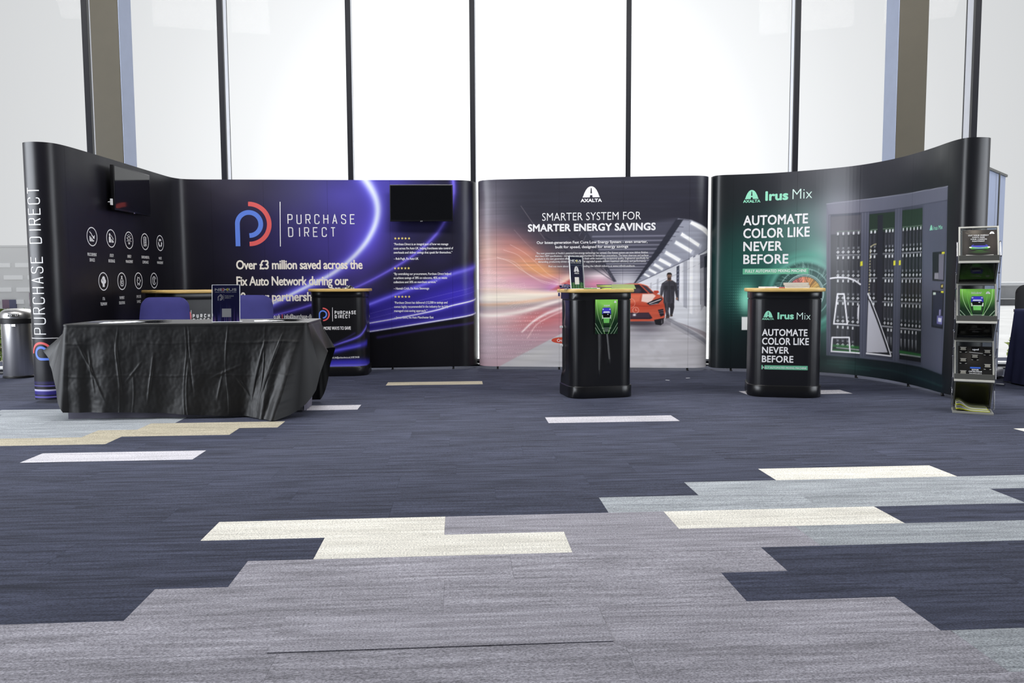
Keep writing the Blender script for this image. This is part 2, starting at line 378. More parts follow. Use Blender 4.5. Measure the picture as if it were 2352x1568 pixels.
def emblem_a(ink, x0, x1, zb, zt):
    """arched letter A with a tapering road in it"""
    w = x1 - x0; h = zt - zb; m = (x0 + x1) / 2; L = lambda x, y: (m + x * w / 2, zb + y * h)
    left = [L(-1, 0), L(-.93, .10), L(-.80, .38), L(-.62, .66), L(-.42, .86), L(-.2, .97), L(0, 1)]
    for sgn in (1, -1):
        Q = left + [L(0, .84), L(-.045, .84), L(-.10, .36), L(0, .36), L(0, .20), L(-.125, .20), L(-.16, 0)]
        ink.poly([((2 * m - p[0]) if sgn < 0 else p[0], p[1]) for p in (Q if sgn > 0 else Q[::-1])])

# ================================================================== the setting
WALLH = 2.21
ROW0, ROWS, PL = 2.135, .2475, .968
ANG = math.radians(3.7)
def carpet(name, a, b, streak=(0, 0, 0)):
    """loop pile: long streaks of yarn colour along the plank, fine pile relief, a little plank-to-plank drift"""
    m = bpy.data.materials.new(name); m.use_nodes = True; nt = m.node_tree; L = nt.links; P = nt.nodes['Principled BSDF']
    tc = nt.nodes.new('ShaderNodeTexCoord'); oi = nt.nodes.new('ShaderNodeObjectInfo')
    ad = nt.nodes.new('ShaderNodeVectorMath'); ad.operation = 'ADD'; L.new(tc.outputs['Object'], ad.inputs[0])
    ml = nt.nodes.new('ShaderNodeMath'); ml.operation = 'MULTIPLY'; ml.inputs[1].default_value = 37.0; L.new(oi.outputs['Random'], ml.inputs[0]); L.new(ml.outputs[0], ad.inputs[1])
    def noise_at(sx, sy, sc, det):
        mp = nt.nodes.new('ShaderNodeMapping'); mp.inputs['Scale'].default_value = (sx, sy, 1); L.new(ad.outputs[0], mp.inputs[0])
        n = nt.nodes.new('ShaderNodeTexNoise'); n.inputs['Scale'].default_value = sc; n.inputs['Detail'].default_value = det; n.inputs['Roughness'].default_value = .62; L.new(mp.outputs[0], n.inputs['Vector']); return n
    n1 = noise_at(.07, 1, 42, 5); n2 = noise_at(.55, 1, 260, 2); n3 = noise_at(.25, 1, 9, 2)
    r = nt.nodes.new('ShaderNodeValToRGB'); r.color_ramp.elements[0].position = .33; r.color_ramp.elements[1].position = .67
    r.color_ramp.elements[0].color = lin(a) + (1,); r.color_ramp.elements[1].color = lin(b) + (1,); L.new(n1.outputs['Fac'], r.inputs[0])
    def vscale(src, fac, lo, hi, f0=.3, f1=.7):
        mr = nt.nodes.new('ShaderNodeMapRange'); mr.inputs['From Min'].default_value = f0; mr.inputs['From Max'].default_value = f1; mr.inputs['To Min'].default_value = lo; mr.inputs['To Max'].default_value = hi
        L.new(fac, mr.inputs['Value']); v = nt.nodes.new('ShaderNodeVectorMath'); v.operation = 'SCALE'; L.new(src, v.inputs[0]); L.new(mr.outputs[0], v.inputs['Scale']); return v.outputs[0]
    c = vscale(r.outputs[0], n2.outputs['Fac'], .50, 1.48); c = vscale(c, n3.outputs['Fac'], .90, 1.10); c = vscale(c, oi.outputs['Random'], .93, 1.07, 0, 1)
    L.new(c, P.inputs['Base Color']); P.inputs['Roughness'].default_value = .95; P.inputs['Specular IOR Level'].default_value = .12; P.inputs['Sheen Weight'].default_value = .03
    n4 = noise_at(.6, 1, 190, 2); bp = nt.nodes.new('ShaderNodeBump'); bp.inputs['Strength'].default_value = .55; bp.inputs['Distance'].default_value = .004
    L.new(n4.outputs['Fac'], bp.inputs['Height']); L.new(bp.outputs[0], P.inputs['Normal']); return m
CARPET = {'navy': carpet('carpet_navy', (36, 39, 53), (68, 72, 91)), 'grey': carpet('carpet_grey', (124, 122, 129), (165, 163, 172)),
          'pale': carpet('carpet_pale_blue', (130, 135, 140), (164, 169, 174)), 'cream': carpet('carpet_cream', (204, 200, 190), (230, 227, 218)),
          'white': carpet('carpet_cool_white', (170, 168, 175), (192, 190, 197)), 'tan': carpet('carpet_tan', (156, 149, 131), (184, 176, 156))}
fl = MB().box(-11, 11, -7, 10.4, -.12, -.007).build('floor', CARPET['navy']); tag(fl, kind='structure')
X = 99
SPANS = {-3: [(-X, X, 'grey')], -2: [(-X, X, 'grey')], -1: [(-X, 1.42, 'grey'), (1.42, X, 'pale')], 0: [(-X, 1.391, 'grey')], 1: [(-1.02, .903, 'grey')], 2: [(-.79, 1.142, 'grey')],
         3: [(-.551, .412, 'cream'), (.412, 1.38, 'grey'), (1.38, X, 'pale')], 4: [(-1.045, -.077, 'cream'), (-.077, .891, 'grey'), (.891, 1.861, 'cream')],
         5: [(.644, 2.58, 'pale')], 6: [(1.126, X, 'pale')], 7: [(1.608, 2.58, 'cream')], 10: [(-2.538, -1.57, 'white')], 11: [(3.79, X, 'cream')],
         12: [(-X, -2.28, 'tan')], 13: [(-2.6, -1.574, 'tan'), (-X, -2.6, 'pale')], 14: [(-2.3, -1.31, 'tan'), (-X, -2.3, 'pale'), (.627, 1.6, 'white')],
         15: [(-X, -1.9, 'pale')], 16: [(-X, -1.9, 'pale')], 17: [(-3.75, -2.8, 'pale'), (-1.82, -.845, 'white')], 19: [(2.57, 3.55, 'white')], 23: [(-.77, .21, 'tan')]}
PHASE = {-2: .2, -1: 1.42, 0: 1.391, 1: .903, 2: 1.142, 3: .412, 4: .891, 5: .644, 6: 1.126, 7: 1.608, 10: -1.57, 11: 3.79, 12: -2.28, 13: -1.574, 14: -1.31, 17: -.845, 19: 2.57, 23: .21}
pm = {}
rnd = random.Random(11)
for k, m in CARPET.items():
    b = MB().box(-PL / 2 + .0002, PL / 2 - .0002, -ROWS / 2 + .0002, ROWS / 2 - .0002, -.007, 0, .0006); me = bpy.data.meshes.new('carpet_plank'); me.from_pydata(b.v, [], b.f); me.materials.append(m); pm[k] = me
for n in range(-2, 29):
    w = ROW0 + (n + .5) * ROWS; ph = PHASE.get(n, rnd.random() * PL); reach = .665 * (w + .25) + .25
    i0 = math.floor((-reach - .064 * w - ph) / PL); i1 = math.ceil((reach - .064 * w - ph + .4) / PL)
    for i in range(i0, i1):
        u = ph + (i + .5) * PL; col = 'navy'
        for a, b_, c in SPANS.get(n, []):
            if a - .02 < u < b_ + .02: col = c; break
        x = u * math.cos(ANG) - w * math.sin(ANG); y = u * math.sin(ANG) + w * math.cos(ANG)
        if abs(x) - .45 > .66 * (y + .15) or y > 9.5: continue
        o = link('carpet_plank', pm[col], None, fl); o.location = (x, y, 0); o.rotation_euler = (0, 0, ANG + rnd.uniform(-.0008, .0008))
        if n == 0 and abs(u - (-.057)) < .1: o.rotation_euler = (math.radians(-.7), 0, ANG); o.location.z = .0015
# ceiling, back and side walls of the hall
m_ceil = mat('ceiling_paint', (120, 120, 122), .9, vary=.02); m_wall = mat('wall_paint', (80, 79, 80), .9, vary=.03)
m_dark = mat('window_frame_dark', (11, 13, 24), .5, spec=.3, vary=.05); m_web = mat('frame_grey', (214, 218, 230), .35, metal=.0, spec=.6, vary=.03)
m_white = mat('white_paint', (225, 226, 228), .5, vary=.02)
tag(MB().box(-11, 11, -7, 10.4, 6.0, 6.15).build('ceiling', m_ceil), kind='structure')
b = MB(); q = [(-9.6,8.5),(-5.05,9.22),(-0.45,9.85),(1.4,9.85),(5.5,9.22),(9.6,8.55)]
for (x0, y0), (x1, y1) in zip(q[:-1], q[1:]): b.prism([(x0, y0), (x1, y1), (x1, y1 + .25), (x0, y0 + .25)], 4.93, 6.0)
tag(b.build('wall_front', m_wall), kind='structure')
tag(MB().box(-11, 11, -7.1, -6.9, 0, 6.0).build('wall_back', m_wall), kind='structure')
for sx, nm in ((-1, 'wall_left'), (1, 'wall_right')):
    b = MB(); x0, x1 = sorted((sx * 10.0, sx * 10.2))
    b.box(x0, x1, -6.9, 2.3, 0, 6.0).box(x0, x1, 2.3, 8.2, 0, .35).box(x0, x1, 2.3, 8.2, 4.9, 6.0)
    for yy in (4.2, 6.1, 8.0): b.box(x0, x1, yy, yy + .2, .35, 4.9)
    tag(b.build(nm, m_wall), kind='structure')
# window wall: bays between mullions on a gently folded plan
WN = [(-9.6,8.5),(-5.05,9.22),(-0.45,9.85),(1.4,9.85),(5.5,9.22),(9.6,8.55)]
ws = Surf(WN)
MUL = [-.02] + [p[0] for p in [(3.219,4.186),(4.7806,4.263),(6.2668,4.3269),(7.7376,4.3901),(9.2268,4.4541),(11.147,4.4442),(13.1257,4.3309),(15.0989,4.218),(16.645,4.1249)]] + [ws.L]
m_glass = clear_mat('window_glass', (.985, .995, 1.0), .99, .0, 1.08)
HH = 4.95
for i in range(len(MUL) - 1):
    a, b = MUL[i], MUL[i + 1]; a = max(a, 0); b = min(b, ws.L)
    pa, pb = ws.at(a, 0), ws.at(b, 0); t = Vector((pb - pa)[:2]); L_ = t.length; t.normalize(); rz = math.atan2(t.y, t.x)
    f = MB()
    f.box(-.031, .031, -.04, .03, 0, HH, .004).box(-.031, .031, .20, .235, 0, HH)              # dark inner and outer mullion profiles
    f.box(.031, L_ - .031, .0, .16, 0, .032).box(.031, L_ - .031, .0, .12, HH - .1, HH)
    fr = f.build('window_%d' % (i + 1), m_dark); fr.location = pa; fr.rotation_euler = (0, 0, rz); tag(fr, kind='structure')
    MB().box(-.030, .030, .03, .20, 0, HH).build('mullion_web', m_web, fr)
    MB().box(.03, L_ - .03, .02, .15, .032, .058, .004).build('sill', m_white, fr)
    MB().box(.02, L_ - .02, .205, .222, .04, HH - .05).build('pane', m_glass, fr)
m_colf = mat('column_cladding', (72, 67, 55), .55, spec=.4, vary=.03)
m_cols = mat('column_side_skylit', (150, 160, 184), .4, spec=.5, vary=.03)  # cool window light on the column sides, put into the colour
for nm, cx, cy, w, d, rz in (('trim_1', -4.49, 9.05, .31, .30, 0), ('trim_2', 4.365, 8.86, .318, .30, 0)):
    o = tag(MB().box(cx - w / 2, cx + w / 2, cy - d / 2, cy + d / 2, 0, 6.0, .006).build(nm, m_colf), kind='structure'); q = -1 if cx > 0 else 1; x = cx + q * w / 2
    MB().box(min(x, x + q * .006), max(x, x + q * .006), cy - d / 2 + .004, cy + d / 2 - .004, 0, 6.0, .001).build('side_window_light', m_cols, o)['label'] = 'side face with blue window light in its colour'
# dark heating strip along the glass
b = MB()
for i in range(len(WN) - 1):
    pa, pb = Vector(WN[i]), Vector(WN[i + 1]); t = (pb - pa).normalized(); n = Vector((t.y, -t.x))
    b.prism([tuple(pa + n * .05), tuple(pb + n * .05), tuple(pb + n * .22), tuple(pa + n * .22)][::-1], -.005, .012)
tag(b.build('trim_3', m_dark), kind='structure')
print('setting', round(time.time() - T0, 1))

# ================================================================== outside
m_pave = mat('outside_paving', (205, 205, 205), .9, vary=.1, scale=2)
tag(MB().box(-90, 90, 10.45, 140, -.3, -.2).build('pavement', m_pave), kind='structure')
m_leaf = [mat('leaf_a', (120, 140, 70), .7, vary=.25, scale=3), mat('leaf_b', (150, 165, 80), .7, vary=.25, scale=3), mat('leaf_c', (168, 150, 110), .7, vary=.25, scale=3)]
def bush(loc, r, n, mi, label, seed=1, tall=1.0):
    rr = random.Random(seed); e = empty('shrub', loc, 0, label, 'shrub'); b = MB(); tw = MB()
    for k in range(12):
        a = rr.uniform(0, 6.28); q = rr.uniform(.2, .9) * r; tw.tube([(0, 0, 0), (q * math.cos(a) * .5, q * math.sin(a) * .5, r * .6 * tall), (q * math.cos(a), q * math.sin(a), r * 1.3 * tall)], .012, 5)
    for k in range(n):
        a = rr.uniform(0, 6.28); z = rr.uniform(0, 1); q = r * math.sqrt(rr.random()) * math.sqrt(max(.05, 1 - z * z * .9)); p = Vector((q * math.cos(a), q * math.sin(a), .1 + z * 1.5 * r * tall))
        x = Vector((rr.uniform(-1, 1), rr.uniform(-1, 1), rr.uniform(-.6, .6))).normalized(); y = x.cross(Vector((rr.uniform(-1, 1), rr.uniform(-1, 1), 1))).normalized(); l = rr.uniform(.05, .1) * (r ** .5)
        b.add([p - x * l, p + y * l * .5, p + x * l, p - y * l * .5], [(0, 1, 2, 3)])
    o = b.build('foliage', m_leaf[mi], e); o['kind'] = 'stuff'
    tw.build('stem', mat('twig', (95, 80, 60), .8), e)
bush((-7.35, 11.6, -.2), .55, 1500, 0, 'green shrub outside the glass left of the steel bin', 2, .9)
bush((-8.5, 12.4, -.2), .55, 1500, 2, 'dry straw-coloured shrub outside at the far left edge', 3, 1.0)
bush((7.75, 11.4, -.2), .45, 1300, 1, 'yellow-green shrub outside the glass beside the leaflet rack', 4, .85)
bush((9.35, 13.2, -.2), .55, 1500, 2, 'brownish shrub outside behind the yellow-green shrub', 5, 1.0)
def tree(loc, h, r, n, label, seed):
    rr = random.Random(seed); e = empty('tree', loc, 0, label, 'tree'); t = MB(); t.tube([(0, 0, 0), (.05, 0, h * .4), (0, .05, h * .8)], [.14, .11, .05], 8)
    for k in range(9):
        a = rr.uniform(0, 6.28); t.tube([(0, 0, h * .4), (r * .5 * math.cos(a), r * .5 * math.sin(a), h * .65), (r * .9 * math.cos(a), r * .9 * math.sin(a), h * .85)], [.06, .04, .015], 6)
    t.build('trunk', mat('bark', (105, 95, 85), .9), e); b = MB()
    for k in range(n):
        v = Vector((rr.gauss(0, 1), rr.gauss(0, 1), rr.gauss(0, 1))).normalized() * rr.random() ** .4; p = Vector((v.x * r, v.y * r, h * .75 + v.z * r * .8))
        x = Vector((rr.uniform(-1, 1), rr.uniform(-1, 1), rr.uniform(-1, 1))).normalized(); y = x.cross(Vector((rr.uniform(-1, 1), 1, rr.uniform(-1, 1)))).normalized(); l = rr.uniform(.07, .14)
        b.add([p - x * l, p + y * l * .6, p + x * l, p - y * l * .6], [(0, 1, 2, 3)])
    o = b.build('foliage', mat('leaf_pale', (170, 172, 165), .8, vary=.2), e); o['kind'] = 'stuff'
tree((18.4, 28.5, -6.2), 5.4, 1.9, 1800, 'pale leafy tree outside in front of the balconied building', 8)
# white office block with slot windows, far left
m_fac = mat('facade_grey', (226, 226, 226), .8, vary=.02, scale=.4); m_slot = mat('slot_window_white', (250, 250, 250), .3, vary=0)
m_wp = mat('window_plum', (128, 104, 124), .2, vary=.04); m_wb = mat('window_slate', (92, 94, 124), .2, vary=.04)
e = empty('office_building', (-22.0, 40, -6), 0, 'pale grey office block with white slot windows seen through the left glazing', 'building')
MB().box(-9, 5.5, 0, 9, 0, 8.9, .03).build('wall', m_fac, e)
MB().box(-9.1, 5.6, -.02, 9.1, 8.9, 9.0).build('roof', m_fac, e)
r2 = random.Random(3)
for row in range(7):
    zz = 8.0 - row * .62
    for k in range(11):
        x = -7.6 + k * 1.22 + (row % 2) * .61
        MB().box(x - .48, x + .48, -.05, .02, zz - .11, zz + .11).build('window', m_slot, e)
for (x, z0, z1) in ((-4.75, 5.75, 6.65), (-3.6, 5.75, 6.25), (-6.2, 5.9, 6.7), (-2.2, 5.9, 6.6), (-.9, 5.75, 6.3), (.6, 5.9, 6.6), (-5.0, 3.9, 4.7), (-3.3, 4.0, 4.6)):
    f = MB().box(x - .34, x + .02, -.07, .02, z0, z1).build('window', m_wp, e); MB().box(x + .02, x + .36, -.07, .02, z0, z1).build('pane', m_wb, f)
# balconied block, far right
e = empty('apartment_building', (25.3, 38, -8), 0, 'white apartment block with stacked balconies seen through the right glazing', 'building')
MB().box(-3.2, 9, 1.2, 9, 0, 8.9, .03).build('wall', m_white, e)
m_bal = mat('balcony_edge', (216, 217, 219), .6, vary=.03)
for k in range(7):
    z = 8.75 - k * .66
    MB().box(-3.3, 9, 0, 1.3, z, z + .05).build('balcony', m_bal, e)
    for j in range(6): MB().box(-2.9 + j * 1.5, -2.2 + j * 1.5, 1.12, 1.22, z - .45, z - .08).build('window', m_bal, e)
print('outside', round(time.time() - T0, 1))

# ================================================================== display walls
P_SATIN = print_mat('printed_laminate', .36, .48, .30, 1.8)
m_black = mat('black_board', (14, 14, 17), .5, spec=.35, vary=.05)
m_ink_w = mat('print_white', (232, 232, 234), .5, vary=0); m_ink_w2 = mat('print_off_white', (236, 230, 220), .5, vary=0)
m_ink_blue = mat('print_blue', (92, 128, 222), .5, vary=0); m_ink_red = mat('print_red', (218, 92, 92), .5, vary=0)
m_ink_gold = mat('print_gold', (226, 206, 118), .5, vary=0); m_ink_mint = mat('print_mint', (146, 220, 190), .5, vary=0)
m_chrome = mat('steel_bright', (190, 190, 194), .25, metal=1, vary=.03); m_foot = mat('foot_black', (18, 18, 20), .5, vary=.04)
def wall_shell(name, path, label, seams, paint, back_step=8):
    """a pop-up display wall: printed panel strips over a shallow black carcass on small feet"""
    sf = Surf(chaikin(path)); mid = sf.at(sf.L / 2, 0); e = empty(name, (float(mid[0]), float(mid[1]), 0), 0, label, 'display wall')
    ed = [0] + [int(np.argmin(np.abs(paint.s - q))) for q in seams] + [paint.ns - 1]
    for a, b in zip(ed[:-1], ed[1:]):
        o = link('graphic_panel', paint.mesh('graphic_panel', sf, a, b, 0, .0008), P_SATIN, e, True)
    ss = np.linspace(0.002, sf.L - .002, 120); F = sf.at(ss, 0, -.003)[:, :2]; B = sf.at(ss, 0, -.030)[:, :2]; b = MB()
    n = len(ss); vs = [(*p, z) for z in (.031, WALLH - .001) for p in list(F) + list(B)]; fs = []
    for i in range(n - 1):
        for (k0, k1, fl) in ((0, 2 * n, 0), (n, 3 * n, 1)):
            q = (k0 + i, k0 + i + 1, k1 + i + 1, k1 + i); fs.append(q if not fl else q[::-1])
        fs.append((2 * n + i, 2 * n + i + 1, 3 * n + i + 1, 3 * n + i)); fs.append((n + i, n + i + 1, i + 1, i))
    fs.append((0, 2 * n, 3 * n, n)); fs.append((n - 1, 2 * n - 1, 4 * n - 1, 3 * n - 1))
    b.add(vs, fs).build('carcass', m_black, e, world=True)
    for q in seams:
        p = sf.at(q, 0, .0); c = sf.at(q, 0, -.02); MB().tube([(c[0], c[1], 0), (c[0], c[1], .034)], .012, 10).box(c[0] - .012, c[0] + .012, p[1] - .012, c[1], 0, .010).build('foot', m_foot, e, world=True)
    return sf, e

# ---------------------------------------------------------------- wall A: black and violet with light trails
sa_len = Surf(chaikin([(-4.155,6.9),(-4.15,6.77),(-4.11,6.69),(-4,6.655),(-3.915,6.68),(-3.86,6.745),(-3.838,6.88),(-3.83,7.2),(-3.826,7.6),(-3.826,8.2),(-3.826,8.75),(-3.815,8.93),(-3.755,9.05),(-3.6,9.09),(-3.3,9.105),(-2.9,9.13),(-2.1,9.19),(-1.4,9.22),(-0.72,9.24),(-0.58,9.255),(-0.48,9.32),(-0.435,9.42),(-0.425,9.52)])).L
pa = Paint(0, sa_len, .03, WALLH, .0072, (15, 14, 21))
pa.blob((4.45, 1.55), (.95, .80), (60, 52, 128), .9); pa.blob([(4.1283,2.0748)][0], (.55, .35), (74, 72, 116), .75)
pa.blob([(4.8149,1.4737)][0], (.32, .50), (84, 70, 180), .9); pa.blob([(5.1791,2.1264)][0], (.30, .35), (82, 74, 186), .9); pa.blob([(4.6249,2.0262)][0], (.35, .3), (80, 72, 170), .7)
pa.blob([(5.5803,1.9255)][0], (.3, .3), (62, 58, 128), .8); pa.blob([(5.3147,1.0664)][0], (.45, .22), (30, 26, 52), .75); pa.blob([(3.4157,2.1217)][0], (.5, .3), (56, 52, 66), .7)  # last blob: grey reflection haze painted into the upper left
pa.blob([(6.0506,1.6757)][0], (.14, .5), (36, 36, 62), .9); pa.blob([(5.7253,1.319)][0], (.25, .15), (44, 38, 84), .6)
FILL = [(6.1664,1.1717),(5.7286,1.0493),(5.2388,0.8808),(4.8476,0.7494),(4.4263,0.6495),(4.42,0.3641),(4.8501,0.4425),(5.478,0.5366),(6.1981,0.6493)]
pa.poly(FILL, (46, 36, 142), .95, .05)
pa.blob([(5.8896,0.8775)][0], (.40, .10), (62, 48, 190), .8, .2); pa.blob([(5.0726,0.6372)][0], (.45, .07), (70, 58, 178), .55, .15); pa.blob([(5.0758,0.8328)][0], (.5, .06), (34, 28, 92), .6, .2)
ARC = [(4.8447,2.256),(4.9375,2.1164),(5.0002,1.9663),(5.0077,1.8157),(4.9594,1.6498),(4.8553,1.4736),(4.6854,1.2921),(4.4554,1.1207),(4.1765,0.9801),(3.8482,0.8197),(3.4447,0.6197),(3.0401,0.3946)]
pa.glow(ARC, (.14, .06), (88, 78, 206), .8); pa.glow(ARC, (.075, .024), (126, 124, 236), .95); pa.glow(ARC, (.044, .009), (222, 230, 255), 1.0, fade=(1, .8))
T2 = [(5.8874,2.2365),(5.8959,2.0762),(5.8584,1.8851),(5.7703,1.7037),(5.6671,1.5624),(5.4717,1.3807),(5.1948,1.1991),(4.7855,0.9873),(4.2063,0.7615),(3.7437,0.6378),(3.2431,0.5299)]
pa.glow(T2, (.05, .03), (78, 64, 188), .65); pa.glow(T2, (.022, .007), (126, 112, 238), .85, fade=(1, .7))
T3 = [(6.2118,1.2087),(5.8921,1.1251),(5.6472,1.0383),(5.4023,0.9532),(5.0759,0.8361),(4.8477,0.7527),(4.5879,0.681)]
pa.glow(T3, (.06, .035), (76, 64, 206), .85); pa.glow(T3, (.022, .012), (120, 112, 238), .8)
for q, wd, a in (([(6.2059,0.9801),(5.5633,0.8303),(4.8457,0.6451)], .004, .55), ([(6.2044,0.922),(5.5625,0.765),(4.8446,0.5864)], .004, .55)): pa.line(q, wd, (136, 126, 226), a, smooth=6)
for q in ([(6.2305,0.8234),(5.8884,0.755),(5.6593,0.691),(5.2346,0.6068),(4.8519,0.5406),(4.5516,0.4856)], [(6.2254,0.6533),(5.8868,0.5995),(5.478,0.5366),(5.1514,0.4862),(4.8501,0.4425),(4.5499,0.4023)]):
    pa.glow(q, .022, (112, 100, 232), .8); pa.line(q, (.014, .009), (238, 240, 255), 1, .008, smooth=6)
pa.poly([(6.225,0.6399),(5.4778,0.5251),(4.8499,0.431),(4.3394,0.3567),(4.3311,-0.012),(6.2367,-0.0504)], (11, 10, 16), 1, .02)
pa.glow([(6.155,0.543),(5.5587,0.4705),(4.987,0.3792)], .018, (52, 40, 104), .8)
# foot of the left end cap: violet bands
for (za, zb, c) in ((.19, .165, (40, 34, 84)), (.115, .075, (46, 38, 132))): pa.poly([(0, za), (.75, za), (.75, zb), (0, zb)], c, .95, .012)
for (y, wd, c) in ((886.5, .006, (130, 120, 220)), (896.5, .011, (226, 224, 255)), (912, .007, (150, 140, 226)), (920.5, .011, (236, 236, 255))):
    z = 1.02 - (y - 653.3) / 1800 * 6.72
    if y == 912: pa.poly([(0, z), (.75, z + .01), (.75, .055), (0, .048)], (66, 58, 206), 1, .01)
    pa.line([(0, z), (.35, z + .002), (.75, z + .016)], wd, c, 1, .006)
pa.poly([(0, .03), (sa_len, .03), (sa_len, .045), (0, .045)], (10, 10, 15), 1, .006)
pa.grain(.05, 40, 40, 2)
wa, eA = wall_shell('display_wall', [(-4.155,6.9),(-4.15,6.77),(-4.11,6.69),(-4,6.655),(-3.915,6.68),(-3.86,6.745),(-3.838,6.88),(-3.83,7.2),(-3.826,7.6),(-3.826,8.2),(-3.826,8.75),(-3.815,8.93),(-3.755,9.05),(-3.6,9.09),(-3.3,9.105),(-2.9,9.13),(-2.1,9.19),(-1.4,9.22),(-0.72,9.24),(-0.58,9.255),(-0.48,9.32),(-0.435,9.42),(-0.425,9.52)], 'black and violet corner display wall with light trails behind the draped table', [.60, 1.28, 1.98, 2.63, 3.119, 3.709, 4.437, 5.154, 5.872], pa)
print('wall A', round(time.time() - T0, 1))
# emblem, name, headline
c0 = [(3.5368,1.7037),(3.7913,1.7038),(3.5442,1.9603)]; R = c0[1][0] - c0[0][0]
bl, rd = emblem_p(wa, c0[0], R); bl.build('emblem_stem', m_ink_blue, eA, 'blue hooked stem of the emblem'); rd.build('emblem_ring', m_ink_red, eA, 'red half ring of the emblem')
k = Ink(wa); q = [(3.8944,1.958),(3.8852,1.4455)]; k.ribbon([q[0], q[1]], .009)
q = [(3.979,1.7083),(4.7439,1.7085),(3.9817,1.8113)]; stroke_text(k, 'PURCHASE', q[0], (1, 0), (0, 1), q[2][1] - q[0][1], (q[1][0] - q[0][0] - .050) / 7, .0105)
q = [(3.9828,1.5607),(4.741,1.5601),(3.9854,1.6617)]; stroke_text(k, 'DIRECT', q[0], (1, 0), (0, 1), q[2][1] - q[0][1], (q[1][0] - q[0][0] - .050) / 7, .0105)
k.build('name_lettering', m_ink_w, eA, 'thin white spaced capitals')
k = Ink(wa); OFF = .022
for t, q in (('Over £3 million saved across the', [(3.3757,1.1845),(4.8245,1.1795),(3.3789,1.2911)]), ('Fix Auto Network during our', [(3.3732,0.997),(4.6565,0.9909),(3.3765,1.1039)]), ('10–year partnership', [(3.3763,0.8143),(4.3163,0.8085),(3.3795,0.9205)])): k.text(t, q, OFF, .95)
k.build('headline', m_ink_w2, eA)
k = Ink(wa); q = [(3.8071,0.6103),(3.8633,0.6098),(3.8084,0.6599)]; cap = q[2][1] - q[0][1]
k.line('www.purchase-direct.co.uk', q[1][0], q[0][1], cap, .012, 1, .62, 'R'); q2 = [(3.9066,0.6095),(4.5577,0.6045)]
k.line('info@purchase-direct.co.uk', q2[0][0], q2[0][1], cap, .012, 1, .62, 'L', q2[1][0] - q2[0][0]); q3 = [(4.5961,0.6065),(4.8953,0.6045)]
k.line('01707 294 000', q3[1][0], q3[1][1], cap, .012, 1, .62, 'R', q3[1][0] - q3[0][0]); k.build('contact_line', m_ink_w, eA)
k = Ink(wa)
for q in ([(3.8852,0.6604),(3.8836,0.602)], [(4.5774,0.6554),(4.5762,0.5967)]): k.ribbon(q, .008)
k.build('divider', m_ink_red, eA)
k = Ink(wa)
for x0, x1, y in ((268, 383, 525), (267, 380, 740), (270, 384, 945)):
    q = wa; 
    for j in range(5):
        pass
STARS = [[(5.2101,1.5365),(5.2505,1.5364),(5.2909,1.5363),(5.3296,1.5362),(5.37,1.5361)], [(5.2015,1.1894),(5.2419,1.1893),(5.2808,1.1891),(5.3213,1.189),(5.3602,1.1888)], [(5.2011,0.8566),(5.2417,0.8564),(5.2823,0.8562),(5.3213,0.856),(5.3619,0.8558)]]
for row in STARS:
    for (s_, z_) in row:
        k.poly([(s_ + (.017 if i % 2 == 0 else .0072) * math.sin(math.pi * i / 5), z_ + (.017 if i % 2 == 0 else .0072) * math.cos(math.pi * i / 5)) for i in range(10)][::-1])
k.build('rating_stars', m_ink_gold, eA, 'three rows of small gold stars')
QUOTES = [[('“Purchase Direct is an integral part of how we manage', [(5.1911,1.4577),(5.8273,1.4558),(5.1916,1.4851)]), ('costs across Fix Auto UK, helping franchisees take control of', [(5.1888,1.4093),(5.8836,1.4072),(5.1892,1.4367)]), ('overheads and deliver savings that speak for themselves.”', [(5.188,1.3609),(5.8733,1.3587),(5.1884,1.3883)]), ('– Rob Pugh, Fix Auto UK', [(5.1885,1.2882),(5.4766,1.2871),(5.1889,1.3156)])],
 [('“By centralising our procurement, Purchase Direct helped', [(5.1841,1.1117),(5.8562,1.1089),(5.1845,1.1393)]), ('us achieve savings of 28% on telecoms, 40% on waste', [(5.1833,1.0647),(5.8101,1.062),(5.1837,1.0923)]), ('collections and 30% on merchant services.”', [(5.1825,1.016),(5.6908,1.0137),(5.183,1.0436)]), ('– Hannah Crick, Fix Auto Stevenage', [(5.183,0.9413),(5.5972,0.9393),(5.1834,0.9689)])],
 [('“Purchase Direct has delivered £12,500 in savings and', [(5.1852,0.7752),(5.8103,0.7718),(5.1857,0.8029)]), ('comes highly recommended in the industry for its fully', [(5.1845,0.7279),(5.8228,0.7244),(5.1849,0.7557)]), ('managed cost-saving approach.”', [(5.1837,0.679),(5.5728,0.6768),(5.1842,0.7067)]), ('– James Gore, Fix Auto Manchester East', [(5.1825,0.6006),(5.6452,0.5978),(5.1829,0.6284)])]]
for qs in QUOTES:
    k = Ink(wa)
    for t, q in qs: k.text(t, q, .013, .96)
    k.build('quote_text', m_ink_w, eA)
